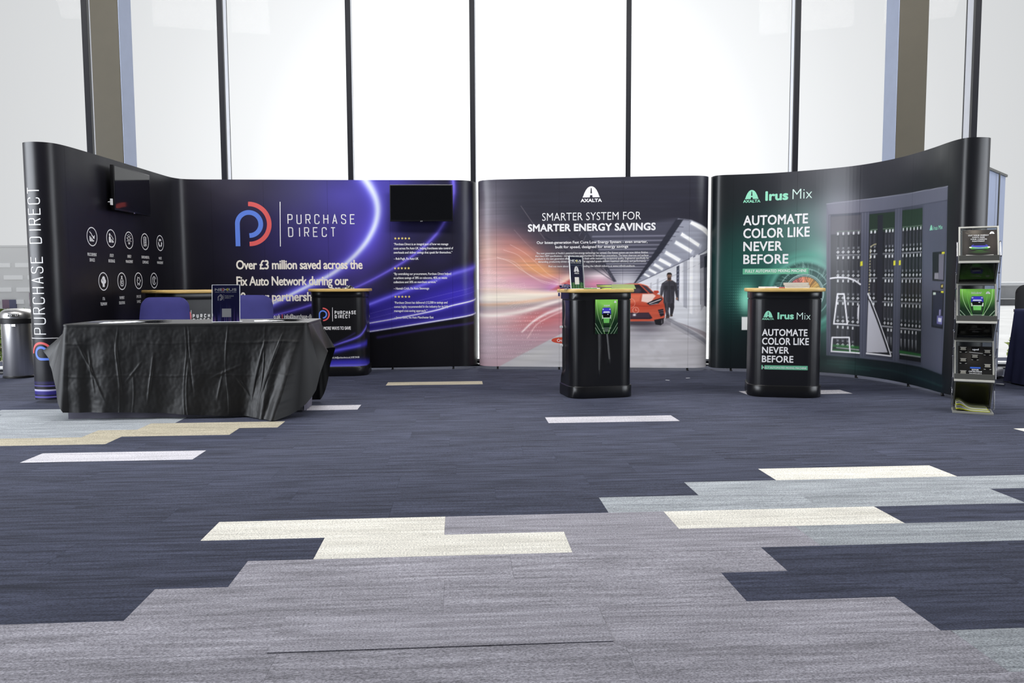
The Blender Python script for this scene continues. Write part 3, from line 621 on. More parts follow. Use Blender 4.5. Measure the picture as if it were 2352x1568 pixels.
# vertical lettering on the left end cap
k = Ink(wa, .0016); q = [(0.357,0.5977),(0.3682,1.8433),(0.2461,0.5971)]; L0 = q[0]
hc = abs(q[2][0] - q[0][0]); span = q[1][1] - q[0][1]; adv = (span - .05) / (14 * .995 - .1)
stroke_text(k, 'PURCHASE DIRECT', (q[0][0], q[0][1]), (0, 1), (-1, 0), hc * .97, adv, .0085)
zl = [(0.2921,0.5614)][0][1]; k.ribbon([(.10 + .03 * i, zl) for i in range(16)], .006); k.build('name_lettering', m_ink_w, eA, 'thin white capitals running up the left end cap')
c = [(0.3075,0.433)][0]; bl, rd = emblem_p(wa, (c[0] + .0, c[1] - .0), .097, (-1, 0), (0, 1), .0016)
bl.build('emblem_stem', m_ink_blue, eA, 'blue hooked stem of the sideways emblem on the end cap'); rd.build('emblem_ring', m_ink_red, eA, 'red half ring of the sideways emblem on the end cap')
# round service icons on the left wing
ICON = [([(0.9579,1.4521),(0.9508,1.3651)], 'arrow', ('PROCUREMENT', 'SERVICES'), [(0.9471,1.2752),(0.9431,1.2257)]), ([(1.2929,1.4545),(1.2857,1.3677)], 'people', ('UTILITY', 'BROKERAGE'), [(1.2906,1.2781),(1.2862,1.2262)]), ([(1.6419,1.4551),(1.6346,1.3686)], 'bulb', ('ENERGY', 'MANAGEMENT'), [(1.6363,1.2814),(1.6319,1.2293)]),
        ([(1.9849,1.4594),(1.9775,1.3727)], 'list', ('ENVIRONMENTAL', 'COMPLIANCE'), [(1.9823,1.2829),(1.9779,1.232)]), ([(2.3367,1.4618),(2.3295,1.3762)], 'cycle', ('WASTE', 'MANAGEMENT'), [(2.3243,1.2835),(2.3202,1.2353)]),
        ([(1.1202,1.0448),(1.1131,0.9587)], 'phone', ('IT &', 'TELEPHONY'), [(1.1136,0.8692),(1.1096,0.8204)]), ([(1.4646,1.0473),(1.4573,0.9615)], 'bag', ('PAYMENT', 'SOLUTIONS'), [(1.4542,0.8723),(1.45,0.8223)]), ([(1.8087,1.0523),(1.8015,0.9672)], 'pig', ('EMPLOYEE', 'SAVINGS'), [(1.801,0.8774),(1.7967,0.8263)]), ([(2.1591,1.0554),(2.152,0.9725)], 'plug', None, None)]
for cz, kind, lab, lb in ICON:
    k = Ink(wa); (cx, cy), (_, cb) = cz; r = cy - cb; U = lambda x, y: (cx + x * r, cy + y * r)
    k.arc((cx, cy), r * .95, 0, 360, r * .10, 36)
    if kind == 'arrow':
        for i, h in enumerate((.55, .42, .28, .16)): k.poly([U(-.48 + i * .22, -.5), U(-.32 + i * .22, -.5), U(-.32 + i * .22, -.5 + h), U(-.48 + i * .22, -.5 + h)])
        k.ribbon([U(-.45, .5), U(-.1, .28), U(0, .1), U(.3, -.02)], r * .11); k.poly([U(.45, -.22), U(.5, .2), U(.08, -.12)])
    elif kind == 'people':
        k.disc(U(-.28, .38), r * .17); k.poly([U(-.48, -.45), U(-.08, -.45), U(-.08, .1), U(-.2, .2), U(-.38, .2), U(-.48, .1)]); k.ribbon([U(0, .35), U(.3, .1), U(.5, -.1)], r * .08)
        for i, h in enumerate((.4, .3, .2)): k.poly([U(.02 + i * .18, -.45), U(.15 + i * .18, -.45), U(.15 + i * .18, -.45 + h), U(.02 + i * .18, -.45 + h)])
    elif kind == 'bulb':
        k.arc(U(0, .15), r * .28, -50, 230, r * .08); k.ribbon([U(-.12, -.2), U(-.12, -.4), U(.12, -.4), U(.12, -.2)], r * .1); k.ribbon([U(0, -.2), U(0, .15)], r * .07)
        for a in range(-30, 211, 40): k.ribbon([U(.42 * math.cos(math.radians(a)), .15 + .42 * math.sin(math.radians(a))), U(.58 * math.cos(math.radians(a)), .15 + .58 * math.sin(math.radians(a)))], r * .08)
    elif kind == 'list':
        k.ribbon([U(-.34, .5), U(-.34, -.5), U(.3, -.5), U(.3, .5)], r * .09, True)
        for y in (.3, .1, -.1, -.3): k.ribbon([U(-.2, y), U(.2, y)], r * .09)
        k.disc(U(.25, -.42), r * .16); k.poly([U(-.12, .62), U(.1, .62), U(.1, .45), U(-.12, .45)])
    elif kind == 'cycle':
        for a in (90, 210, 330):
            k.arc((cx, cy), r * .42, a - 45, a + 30, r * .22, 8); t = math.radians(a + 55); k.poly([U(.62 * math.cos(math.radians(a + 28)), .62 * math.sin(math.radians(a + 28))), U(.42 * math.cos(t), .42 * math.sin(t)), U(.2 * math.cos(math.radians(a + 28)), .2 * math.sin(math.radians(a + 28)))])
    elif kind == 'phone':
        k.disc(U(-.22, .05), r * .26); k.disc(U(.05, .25), r * .32); k.disc(U(.28, .02), r * .24); k.ribbon([U(-.3, -.1), U(.35, -.1)], r * .25); k.poly([U(-.2, -.6), U(.22, -.6), U(.22, -.1), U(-.2, -.1)])
    elif kind == 'bag':
        k.ribbon([U(-.1, .32), U(-.34, -.05), U(-.36, -.35), U(-.2, -.52), U(.2, -.52), U(.36, -.35), U(.34, -.05), U(.1, .32)], r * .09, True); k.poly([U(-.16, .6), U(.16, .6), U(.08, .36), U(-.08, .36)]); k.ribbon([U(.12, .0), U(-.06, .02), U(-.06, -.3), U(.14, -.3)], r * .09); k.ribbon([U(-.16, -.15), U(.08, -.15)], r * .08)
    elif kind == 'pig':
        k.arc(U(0, 0), r * .36, 0, 360, r * .09, 24); k.disc(U(.42, .02), r * .12); k.poly([U(-.2, .3), U(-.34, .52), U(-.05, .36)]); k.poly([U(.2, .3), U(.3, .5), U(.05, .36)])
        for x in (-.22, .2): k.ribbon([U(x, -.3), U(x, -.55)], r * .13)
        k.disc(U(-.12, .08), r * .06)
    else:
        k.arc(U(0, 0), r * .5, 20, 330, r * .09, 20); k.ribbon([U(0, -.3), U(0, .1)], r * .2); k.ribbon([U(-.12, .1), U(-.12, .35)], r * .08); k.ribbon([U(.12, .1), U(.12, .35)], r * .08)
    if lab:
        for t, (x, z) in zip(lab, lb): k.line(t, x, z, r * .33, .006, 1, .52)
    k.build('service_icon', m_ink_w, eA)

# ---------------------------------------------------------------- wall B: spray booth picture
sb_len = Surf(chaikin([(-0.395,9.44),(-0.385,9.35),(-0.33,9.265),(-0.18,9.21),(0.15,9.17),(0.556,9.125),(1.28,9.03),(1.75,8.975),(2.03,8.95),(2.16,8.965),(2.245,9.03),(2.27,9.13)])).L
pb = Paint(0, sb_len, .03, WALLH, .0062, (44, 44, 56))  # dark grey top of the picture has reflected haze mixed into its colour
Z = pb.Z; w = pb.win(-1, 9, -1, 9)
pb.mix(w, (84, 80, 92), np.clip((1.75 - Z) / .8, 0, 1)); pb.mix(w, (168, 160, 168), np.clip((1.05 - Z) / .6, 0, 1))
def pbl(c, r, col, a, rot=0): pb.blob(c[0], r, col, a, rot)
pbl([(0.2219,1.8187)], (.30, .45), (128, 122, 136), .8); pbl([(0,1.535)], (.25, .35), (170, 152, 160), .9)
pbl([(0.4468,1.397)], (.34, .22), (156, 112, 124), .9); pbl([(0.2181,1.3381)], (.22, .22), (214, 182, 168), .9); pbl([(0.6966,1.3175)], (.30, .13), (212, 136, 112), .8, -.5)
pbl([(0.4295,1.1182)], (.55, .20), (222, 156, 148), .95); pbl([(0.8828,1.131)], (.32, .09), (236, 166, 100), .9, -.35); pbl([(0.2153,0.9946)], (.4, .12), (226, 190, 196), .8)
pbl([(0.6956,0.9927)], (.4, .12), (214, 142, 178), .8); pbl([(1.0687,0.9448)], (.16, .10), (186, 92, 196), .9, .4); pbl([(1.1615,1.037)], (.14, .06), (246, 214, 190), .9, .4)
pbl([(1.5606,1.0811)], (.20, .06), (240, 226, 230), .95); pbl([(1.5304,0.9893)], (.22, .07), (222, 138, 170), .9)
pb.poly([(0.9757,0.922),(1.2231,1.0598),(1.2232,0.9751),(1.1152,0.9215)], (176, 62, 66), .85, .03)
# booth floor and pink foreground
pb.poly([(0,0.6433),(1.1307,0.7436),(1.1309,0.4175),(0.3674,-0.0115),(0,-0.0341)], (196, 150, 162), .9, .08)
pbl([(0.8195,0.5882)], (.45, .13), (196, 100, 104), .9, .15); pbl([(0.2096,0.3014)], (.35, .35), (204, 184, 196), .95); pbl([(0.6304,0.259)], (.3, .14), (196, 168, 182), .6, .3)
pb.poly([(0.2603,-0.03),(1.1153,0.4252),(1.8985,0.5436),(2.321,0.613),(2.9038,0.3184),(2.9038,-0.0398)], (198, 196, 202), 1, .012)
pbl([(1.4414,0.0298)], (.7, .16), (206, 206, 208), .7); pbl([(0.7872,0.15)], (.3, .08), (208, 206, 206), .8, .4)
# ceiling
pb.poly([(1.3603,1.5867),(2.4286,1.7314),(1.9483,1.0028),(1.7284,1.0114)], (72, 73, 88), .9, .05)
for i in range(17):
    y = 500 + 345 * (1 - (1 - i / 17.0) ** 1.7); f = (y - 470) / 380.0
    a = [(1.4443,1.5856),(1.7208,1.0115),(2.4068,1.6792),(1.9634,1.0028)]; tL = min(1, max(0, (y - 470) / 375)); p = (a[0][0] + (a[1][0] - a[0][0]) * tL, a[0][1] + (a[1][1] - a[0][1]) * tL); q = (a[2][0] + (a[3][0] - a[2][0]) * tL, a[2][1] + (a[3][1] - a[2][1]) * tL)
    pb.line([p, (q[0], p[1])], .018 - .011 * f, (128 + 50 * f, 128 + 50 * f, 146 + 44 * f), .75, .01)
pbl([(1.8497,1.0338)], (.18, .10), (212, 210, 220), .85)
for q in ([(1.1303,1.6124),(1.7208,1.0222)], [(1.2224,1.6265),(1.7284,1.0267)], [(1.3755,1.6169),(1.736,1.0267)], [(0.9144,1.5461),(1.7132,1.0222)]): pb.line(q, (.016, .006), (44, 45, 58), .8, .01)
pb.poly([(0.9761,1.4535),(1.1303,1.5742),(1.2378,1.5882),(1.115,1.4214)], (58, 58, 72), .6, .03); pb.poly([(1.3144,1.6177),(1.3908,1.6167),(1.736,1.0221),(1.7056,1.0222)], (52, 53, 66), .8, .012)
for i in range(9):
    a = [(1.345,1.6173),(1.7208,1.0252),(1.2838,1.5876),(1.7056,1.0253)]; t0, t1 = i / 9, (i + .6) / 9; pb.line([(a[0][0] + (a[1][0] - a[0][0]) * t0, a[0][1] + (a[1][1] - a[0][1]) * t0), (a[2][0] + (a[3][0] - a[2][0]) * t1, a[2][1] + (a[3][1] - a[2][1]) * t1)], .006, (120, 120, 136), .6)
# right wall and lamp panels
pb.poly([(1.9483,1.0028),(2.9038,1.4446),(2.9038,1.4421),(2.9038,0.365),(2.9038,0.3941),(2.2985,0.6053),(2.0919,0.9718)], (220, 222, 230), 1, .012)
pb.poly([(2.4286,1.7314),(2.5783,1.7151),(2.9038,1.5747),(2.9038,1.5641),(2.9038,1.4269),(2.9038,1.4262),(1.971,0.9997),(1.9437,1.0028)], (150, 153, 168), 1, .012)
for q in ([(2.5815,1.7017),(2.9038,1.5672),(2.8179,1.5323),(2.5638,1.6718)], [(2.4751,1.5735),(2.6793,1.4438),(2.6632,1.4106),(2.4576,1.5407)], [(2.409,1.484),(2.5948,1.3744),(2.5771,1.3384),(2.39,1.4511)], [(2.2982,1.3705),(2.4637,1.2757),(2.4431,1.2397),(2.2806,1.3375)], [(2.2317,1.2895),(2.3596,1.2191),(2.345,1.1889),(2.2125,1.2594)], [(2.1723,1.2295),(2.2703,1.1713),(2.2556,1.1456),(2.156,1.2053)], [(2.1127,1.1723),(2.1958,1.1263),(2.1809,1.1051),(2.0979,1.1511)], [(2.0605,1.1164),(2.121,1.0842),(2.1091,1.066),(2.0486,1.0998)]):
    pb.poly([tuple(np.array(p) + (np.array(p) - np.array(q[0])) * .12) for p in q], (196, 199, 212), .9, .03); pb.poly(q, (252, 253, 255), 1, .008)
pb.poly([(2.4064,1.7212),(2.4883,1.7203),(2.3417,1.4997),(2.2534,1.3649),(1.9558,1.0028),(1.9377,1.0029)], (40, 42, 54), .95, .012)
for i in range(16):
    a = [(2.4287,1.7209),(1.9497,1.0089),(2.5483,1.7108),(1.9889,1.0179)]; t = (i / 16) ** .8; pb.line([(a[0][0] + (a[1][0] - a[0][0]) * t, a[0][1] + (a[1][1] - a[0][1]) * t), (a[2][0] + (a[3][0] - a[2][0]) * t, a[2][1] + (a[3][1] - a[2][1]) * t)], .005, (40, 42, 54), .8)
pb.line([(2.9038,1.4369),(1.9709,1.0027)], .008, (90, 92, 108), .8); pb.line([(2.9038,1.3219),(2.092,0.9565)], .005, (150, 152, 166), .7)
for q, c in (([(2.4168,1.19),(2.4495,1.2049),(2.4482,0.7957),(2.418,0.811)], (58, 62, 78)), ([(2.4523,1.22),(2.4821,1.2349),(2.4845,0.7728),(2.4573,0.785)], (232, 233, 240)), ([(2.5656,1.2872),(2.6018,1.3051),(2.6043,0.643),(2.5705,0.6584)], (244, 245, 250)), ([(2.494,1.2424),(2.5388,1.2632),(2.5425,0.7118),(2.5001,0.7302)], (170, 172, 184)), ([(2.6846,1.3173),(2.9038,1.3679),(2.9038,0.7049),(2.697,0.7563)], (84, 84, 98)), ([(2.6904,1.1662),(2.7403,1.1816),(2.7591,0.7399),(2.7054,0.6799)], (176, 176, 186)), ([(2.7444,1.3028),(2.9038,1.3372),(2.9038,1.199),(2.7542,1.1741)], (44, 46, 58)), ([(2.6294,1.3171),(2.6644,1.3292),(2.668,0.6271),(2.6387,0.6351)], (226, 227, 234)), ([(2.3159,1.1074),(2.3457,1.1193),(2.3468,1.0163),(2.3198,1.0164)], (170, 172, 184)), ([(2.1965,1.0473),(2.2189,1.0594),(2.2157,0.9257),(2.1946,0.9257)], (180, 182, 192)), ([(2.1217,1.0021),(2.1397,1.0111),(2.1373,0.9411),(2.1222,0.9412)], (186, 187, 196))): pb.poly(q, c, .9)
for j in range(6): pb.line([(p[0], p[1] - .042 * j) for p in [(2.4189,1.1371),(2.4472,1.1445)]], .012, (130, 134, 150), .8)
pb.poly([(2.2835,0.5977),(2.3512,0.6023),(2.9038,0.285),(2.9038,0.194),(2.9038,0.1473),(2.9038,0.2301)], (150, 150, 160), .9); 
for j in range(5): pb.line([(p[0], p[1] - .012 * j) for p in [(2.2986,0.5931),(2.9038,0.266)]], .003, (110, 110, 122), .7)
for i in range(6):
    for j in range(2):
        q = [(1.9219,0.4436),(2.6592,0.3137)][0]; s_ = q[0] + .02 + j * .17 + i * .03 + (i % 2) * .05; z_ = q[1] - i * .075; pb.poly([(s_, z_), (s_ + .10, z_ + .01), (s_ + .12, z_ - .03), (s_ + .02, z_ - .04)], (214, 213, 220), .6, .04)
pbl([(2.081,0.4672)], (.22, .05), (112, 106, 116), .85); pbl([(2.0362,0.3902)], (.18, .06), (168, 166, 176), .7)
# streaks of light
pbl([(0.3161,0.8537)], (.55, .15), (250, 236, 224), .75); pbl([(0.216,1.0884)], (.30, .16), (236, 206, 204), .6); pbl([(0.7732,0.8373)], (.35, .06), (255, 240, 224), .7); pbl([(0.2647,0.5868)], (.45, .10), (236, 206, 206), .6)
for q, g0, g1, c, a in (([(0,0.8275),(0.3484,0.8458),(0.6952,0.8607),(1.1616,0.8905)], .060, .035, (252, 242, 226), .95), ([(0,0.6272),(0.3471,0.6376),(0.6633,0.6817),(0.9755,0.7748),(1.1616,0.8287)], .036, .020, (250, 238, 232), .9), ([(0,0.9314),(0.5073,0.9235),(0.8513,0.8991),(1.1616,0.8828)], .03, .02, (246, 214, 196), .6),
                        ([(0.6467,0.4395),(0.7725,0.557),(0.9287,0.6506),(1.1152,0.7204)], .010, .022, (252, 236, 236), .85), ([(0.7093,0.3692),(0.8193,0.5258),(0.9754,0.6195),(1.1152,0.6816)], .008, .012, (240, 206, 208), .6), ([(0,0.7555),(0.3478,0.7598),(0.7419,0.7985),(1.1152,0.852)], .02, .02, (236, 186, 150), .6)): pb.glow(q, (g0, g1), c, a)
for q, a in (([(0.3512,1.3128),(0.5089,1.2572),(0.6649,1.1478),(0.8516,1.0462),(1.0377,0.999),(1.1769,0.9784)], .75), ([(0.431,1.3971),(0.6031,1.3337),(0.7274,1.2092),(0.8827,1.1002),(1.0532,1.0298)], .55), ([(0.5098,1.4581),(0.6967,1.3484),(0.8519,1.2084),(0.9758,1.0997),(1.2232,0.9905)], .5), ([(0,1.2654),(0.3511,1.2973),(0.5559,1.2568),(0.7116,1.1166),(0.9136,1.0073),(1.1306,0.9878)], .5), ([(0.6364,1.9018),(0.7754,1.7009),(0.9143,1.5154)], .35), ([(0.5575,1.627),(0.7126,1.4561),(0.8831,1.316)], .25)): pb.line(q, .004, (255, 240, 240), a, .006, smooth=8)
rr = np.random.RandomState(5)
for i in range(14):
    for j in range(26):
        s_ = .12 + j * .022 + i * .006; z_ = 1.16 - i * .024 + .05 * math.sin(j * .25) - .006 * j
        if rr.rand() < .7: pb.ell((s_, z_), .0035, .0035, (255, 236, 230), .55, .006)
for i in range(13):
    for j in range(24):
        s_ = .30 + j * .028 - i * .018; z_ = .62 - i * .042 + j * .002
        if rr.rand() < .75 and s_ > .05 and z_ < .70: pb.ell((s_, z_), .004, .0045, (250, 236, 240), .5, .006)
for y in (290, 385, 640, 668, 505): pb.line([(0,2.3524),(1.13,2.303)][:0] + [(0, 2.18 - (y - 60) * .00163), (.8, 2.18 - (y - 66) * .00163)], .004, (60, 58, 72), .18, .006)
# saloon car, three-quarter front
RED = (198, 88, 66)
pb.ell([(2.0198,0.5438)][0], .26, .035, (58, 52, 62), .9, .04)
pb.poly([(1.5918,0.92),(1.7438,0.9854),(1.8954,1),(2.0087,0.9995),(2.0919,0.9718),(2.1754,0.8877),(2.2584,0.8586),(2.2921,0.796),(2.2992,0.6817),(2.288,0.6023),(2.2552,0.5686),(1.5933,0.5615)], RED, 1, .007)
pb.poly([(1.7291,0.889),(1.8198,0.9759),(2.0012,0.9904),(2.0798,0.9688),(2.1649,0.8862)], (38, 34, 42), 1); pb.poly([(2.0194,0.9842),(2.0844,0.9657),(2.1558,0.8923),(2.1001,0.8925)], (70, 64, 74), .9); pb.line([(2.0012,0.9935),(2.1107,0.8864)], .012, RED, 1)
pb.ell([(1.9791,0.9188)][0], .04, .028, (96, 90, 104), .5, .02); pb.line([(1.8197,0.9851),(2.0088,0.9934),(2.0994,0.9687)], .006, (236, 150, 120), .9, smooth=5)
pb.poly([(2.0353,0.8774),(2.1559,0.8802),(2.1862,0.8572),(2.1207,0.7735),(2.0239,0.795)], (240, 220, 212), .92, .012); pb.poly([(1.866,0.8657),(2.0173,0.8714),(1.9997,0.7966),(1.8817,0.7738)], (224, 120, 92), .7, .02)
pb.poly([(1.5924,0.7741),(2.0936,0.7674),(2.2293,0.758),(2.2923,0.7732),(2.2897,0.7275),(2.0489,0.694),(1.5927,0.6941)], (188, 70, 48), .7, .02); pb.line([(1.8894,0.7554),(2.0485,0.7399),(2.2294,0.7489)], .006, (140, 44, 34), .8, smooth=5)
pb.poly([(2.0815,0.7705),(2.1686,0.8131),(2.2526,0.8373),(2.2648,0.8159),(2.2141,0.7672),(2.1239,0.749)], (36, 34, 42), 1); pb.line([(2.1162,0.7689),(2.2438,0.8159)], .008, (244, 240, 244), .9); pb.line([(2.1269,0.7582),(2.2111,0.7703)], .006, (200, 200, 210), .8)
pb.poly([(1.6693,0.6633),(2.1095,0.6665),(2.1524,0.6022),(2.1253,0.5899),(1.6697,0.5894)], (52, 38, 50), 1)
for j in range(4): pb.line([(p[0], p[1] - .012 * j) for p in [(1.6846,0.651),(2.1172,0.6512)]], .003, (128, 100, 116), .7)
pb.poly([(2.2118,0.697),(2.2719,0.7092),(2.2846,0.6359),(2.2427,0.6175)], (40, 34, 42), 1); pb.line([(2.2225,0.6817),(2.2751,0.6878)], .004, (180, 170, 176), .7); pb.line([(2.2272,0.6573),(2.2753,0.6634)], .004, (180, 170, 176), .7)
pb.poly([(2.1706,0.5823),(2.2834,0.6053),(2.2765,0.5441),(2.2466,0.5196),(2.1862,0.5287)], (30, 29, 34), 1); pb.ell([(2.2583,0.5594)][0], .008, .022, (104, 100, 108), .8)
pb.poly([(2.1616,0.9167),(2.2127,0.9196),(2.2249,0.8982),(2.198,0.88),(2.1679,0.8877)], (190, 70, 52), 1); pb.glow([(1.9403,0.6389),(1.9524,0.6389)], .012, (250, 250, 255), 1, 0)
k_ = [(1.9611,0.6925),(1.9914,0.6925)]; pb.ring(k_[0], .055 * .62, .005, (244, 206, 196), .8); pb.line([k_[0], (k_[0][0], k_[0][1] + .02)], .004, (244, 206, 196), .8); pb.line([k_[0], (k_[0][0] + .016, k_[0][1] - .004)], .004, (244, 206, 196), .8)
k_ = [(1.8969,0.7738)]; pb.ring(k_[0], .055, .004, (250, 226, 220), .6)
# person in overalls
DK = (54, 53, 60)
pb.poly([(2.2771,0.7885),(2.3943,0.7882),(2.3979,0.7273),(2.3836,0.6587),(2.3749,0.6328),(2.3509,0.6328),(2.35,0.7121),(2.3378,0.7274),(2.3323,0.6817),(2.345,0.6206),(2.3089,0.6145),(2.2929,0.7122)], DK, 1); pb.poly([(2.254,0.9985),(2.3047,1.0347),(2.3736,1.0343),(2.4219,1.0008),(2.4317,0.9249),(2.4386,0.8489),(2.4177,0.8368),(2.3988,0.9174),(2.3974,0.773),(2.2743,0.7732),(2.2758,0.9178),(2.2585,0.8494),(2.2343,0.8617),(2.2396,0.9408)], (62, 61, 69), 1)
pb.line([(2.3377,1.0315),(2.3372,0.7883)], .005, (30, 30, 36), .9); pb.line([(2.2848,0.9178),(2.3928,0.9174)], .004, (34, 34, 40), .6); pb.poly([(2.2813,0.9741),(2.3203,0.9739),(2.3207,0.9283),(2.2817,0.9285)], (44, 43, 50), .8); pb.poly([(2.3533,0.9738),(2.3922,0.9736),(2.3927,0.9281),(2.3537,0.9282)], (44, 43, 50), .8)
for q in ([(2.2917,0.8341),(2.3163,0.7731)], [(2.3786,0.8491),(2.3614,0.7731)], [(2.3049,0.7122),(2.3263,0.6817)], [(2.2574,0.9559),(2.2672,0.8798)], [(2.4194,0.9553),(2.4232,0.8794)]): pb.line(q, .006, (96, 94, 104), .7, .012)
for q, c in (([(2.2601,0.9863),(2.2457,0.9255),(2.2432,0.8723)], (104, 102, 112)), ([(2.3919,1.0009),(2.4166,0.9401),(2.4232,0.8794)], (36, 35, 42)), ([(2.303,0.9025),(2.2982,0.7884)], (92, 90, 100)), ([(2.372,0.9023),(2.3822,0.7959)], (40, 39, 46)), ([(2.3133,0.7732),(2.3206,0.6511)], (98, 96, 106)), ([(2.3704,0.7731),(2.3685,0.6664)], (36, 35, 42)), ([(2.2869,1.009),(2.3168,1.024)], (112, 110, 120))): pb.line(q, .010, c, .75, .012)
pb.ell([(2.4254,0.8247)][0], .012, .015, (150, 116, 98), 1); pb.ell([(2.2434,0.8525)][0], .012, .014, (150, 116, 98), 1)
pb.poly([(2.3194,1.0543),(2.3554,1.0541),(2.3647,1.0283),(2.3107,1.0286)], (126, 96, 82), 1); pb.ell([(2.3372,1.08)][0], .023, .037, (140, 108, 92), 1); pb.poly([(2.3087,1.0771),(2.3099,1.1104),(2.3247,1.1225),(2.3517,1.1223),(2.3668,1.1071),(2.3656,1.0768),(2.3579,1.0981),(2.319,1.0983)], (38, 33, 34), 1); pb.poly([(2.3148,1.068),(2.3597,1.0678),(2.3555,1.0405),(2.3377,1.03),(2.3211,1.0407)], (58, 46, 44), .95); pb.line([(2.3222,1.0801),(2.3312,1.08)], .006, (50, 40, 40), .9); pb.line([(2.3431,1.08),(2.3536,1.0799)], .006, (50, 40, 40), .9)
pb.poly([(2.3028,0.6267),(2.3449,0.6298),(2.3422,0.6023),(2.3031,0.5962)], (74, 62, 58), 1); pb.poly([(2.3508,0.642),(2.3778,0.645),(2.381,0.6236),(2.354,0.6175)], (74, 62, 58), 1); pbl([(2.3363,0.5901)], (.06, .014), (120, 118, 126), .7)
pb.grain(.035, 60, 3, 4)
wb, eB = wall_shell('display_wall', [(-0.395,9.44),(-0.385,9.35),(-0.33,9.265),(-0.18,9.21),(0.15,9.17),(0.556,9.125),(1.28,9.03),(1.75,8.975),(2.03,8.95),(2.16,8.965),(2.245,9.03),(2.27,9.13)], 'display wall with a spray booth picture and orange car, between two darker walls', [.349, 1.079, 1.813, 2.555], pb)
print('wall B', round(time.time() - T0, 1))
k = Ink(wb); q = [(1.3487,1.9859),(1.5463,1.9853),(1.4473,2.1109)]; emblem_a(k, q[0][0], q[1][0], (q[0][1] + q[1][1]) / 2, q[2][1]); k.text('AXALTA', [(1.326,1.9318),(1.5693,1.9306),(1.3259,1.9712)], .045, 1.0); k.build('emblem', m_ink_w, eB, 'white arched emblem over bold capitals')
k = Ink(wb); k.text('SMARTER SYSTEM FOR', [(0.8837,1.7256),(2.0121,1.7278),(0.8839,1.8142)], -.006, 1.02); k.text('SMARTER ENERGY SAVINGS', [(0.7177,1.6005),(2.1793,1.6053),(0.7179,1.6864)], .034, 1.03); k.build('headline', m_ink_w, eB)
k = Ink(wb); k.text('Our latest-generation Fast Cure Low Energy System - even smarter,', [(0.8198,1.4596),(2.0877,1.4631),(0.8198,1.4903)], .018, .98); k.text('built for speed, designed for energy savings', [(1.0363,1.4069),(1.8714,1.4108),(1.0363,1.4375)], .018, .98); k.build('subheading', m_ink_w, eB)
k = Ink(wb)
for t, q in (('The next generation of Axalta’s patented low-energy technology has arrived. Our fastest system can now deliver finishes', [(0.8148,1.3381),(2.0947,1.3481),(0.8149,1.3597)]), ('that meet OEM specifications – introducing new opportunities for bodyshops everywhere. The latest clearcoat and surfacer', [(0.8024,1.3059),(2.104,1.3163),(0.8024,1.3275)]),
             ('products in this new generation offer a more efficient finish while maintaining exceptional quality. Engineered specifically for', [(0.8023,1.2751),(2.1073,1.283),(0.8023,1.2966)]), ('demanding, productivity-driven collision repair, the upgraded system delivers maximum efficiency and performance.', [(0.8364,1.2424),(2.0745,1.2484),(0.8364,1.264)]), ('Find out more about how Axalta is leading the refinish industry at www.refinish.axalta.eu.', [(0.9573,1.1892),(1.9514,1.1946),(0.9573,1.2108)])): k.text(t, q, .004, .97)
k.build('small_print', m_ink_w, eB)
k = Ink(wb, .001); q = [(1.1153,0.3426),(1.1775,0.3429)]; k.put([(q[0][0] + .125 * math.cos(a), q[0][1] + .036 * math.sin(a)) for a in [2 * math.pi * i / 28 for i in range(28)]], [tuple(range(28))]); k.build('badge', mat('print_badge_red', (196, 72, 50), .5, vary=0), eB)
k = Ink(wb, .0018); q = [(1.0562,0.3236),(1.1651,0.3242),(1.0562,0.358)]; k.line('Cromax', q[0][0], q[0][1], q[2][1] - q[0][1], .02, 1, .9, 'L'); k.build('badge_lettering', m_ink_w, eB)

# ---------------------------------------------------------------- wall C: dark green with mixing cabinet
sc_len = Surf(chaikin([(2.292,9.1),(2.295,8.99),(2.35,8.915),(2.52,8.885),(2.85,8.8),(3.13,8.64),(3.391,8.45),(3.6,8.23),(3.735,7.92),(3.8,7.58),(3.805,7.15),(3.785,6.9),(3.79,6.73),(3.825,6.665),(3.9,6.645),(4,6.66),(4.055,6.72),(4.065,6.85)])).L
pc = Paint(0, sc_len, .03, WALLH, .0066, (14, 18, 22))
w = pc.win(-1, 9, -1, 9); pc.mix(w, (46, 46, 54), np.clip((pc.Z - 1.3) / .9, 0, 1) * np.clip((pc.S - .1) / .8, .15, 1) * np.clip((3.0 - pc.S) / .6, 0, 1))
def pcl(c, r, col, a, rot=0): pc.blob(c[0], r, col, a, rot)
pcl([(0.321,0.916)], (.30, .55), (20, 58, 56), .9); pcl([(0.6751,1.2251)], (.55, .42), (34, 88, 80), .9); pcl([(1.171,1.4269)], (.34, .34), (96, 152, 140), .85); pcl([(1.3115,1.629)], (.3, .25), (120, 132, 136), .7); pcl([(0.9635,1.5544)], (.4, .25), (50, 92, 86), .6)
pcl([(1.3197,1.3033)], (.16, .14), (140, 200, 186), .8); pcl([(1.3939,0.6936)], (.35, .5), (44, 104, 92), .8); pcl([(0.5034,0.8375)], (.10, .15), (116, 206, 178), .95); pcl([(0.4894,0.7749)], (.06, .12), (150, 226, 204), .6)
WC_ = [(1.1134,0.8856)][0]
for r, wd, c, a in ((.42, .07, (78, 168, 146), .45), (.36, .05, (120, 206, 184), .55), (.31, .03, (28, 70, 64), .7), (.265, .012, (190, 236, 226), .7), (.25, .03, (24, 60, 58), .6), (.205, .01, (210, 236, 236), .8), (.19, .006, (230, 244, 244), .7)): pc.ring(WC_, r, wd, c, a, wd * .8)
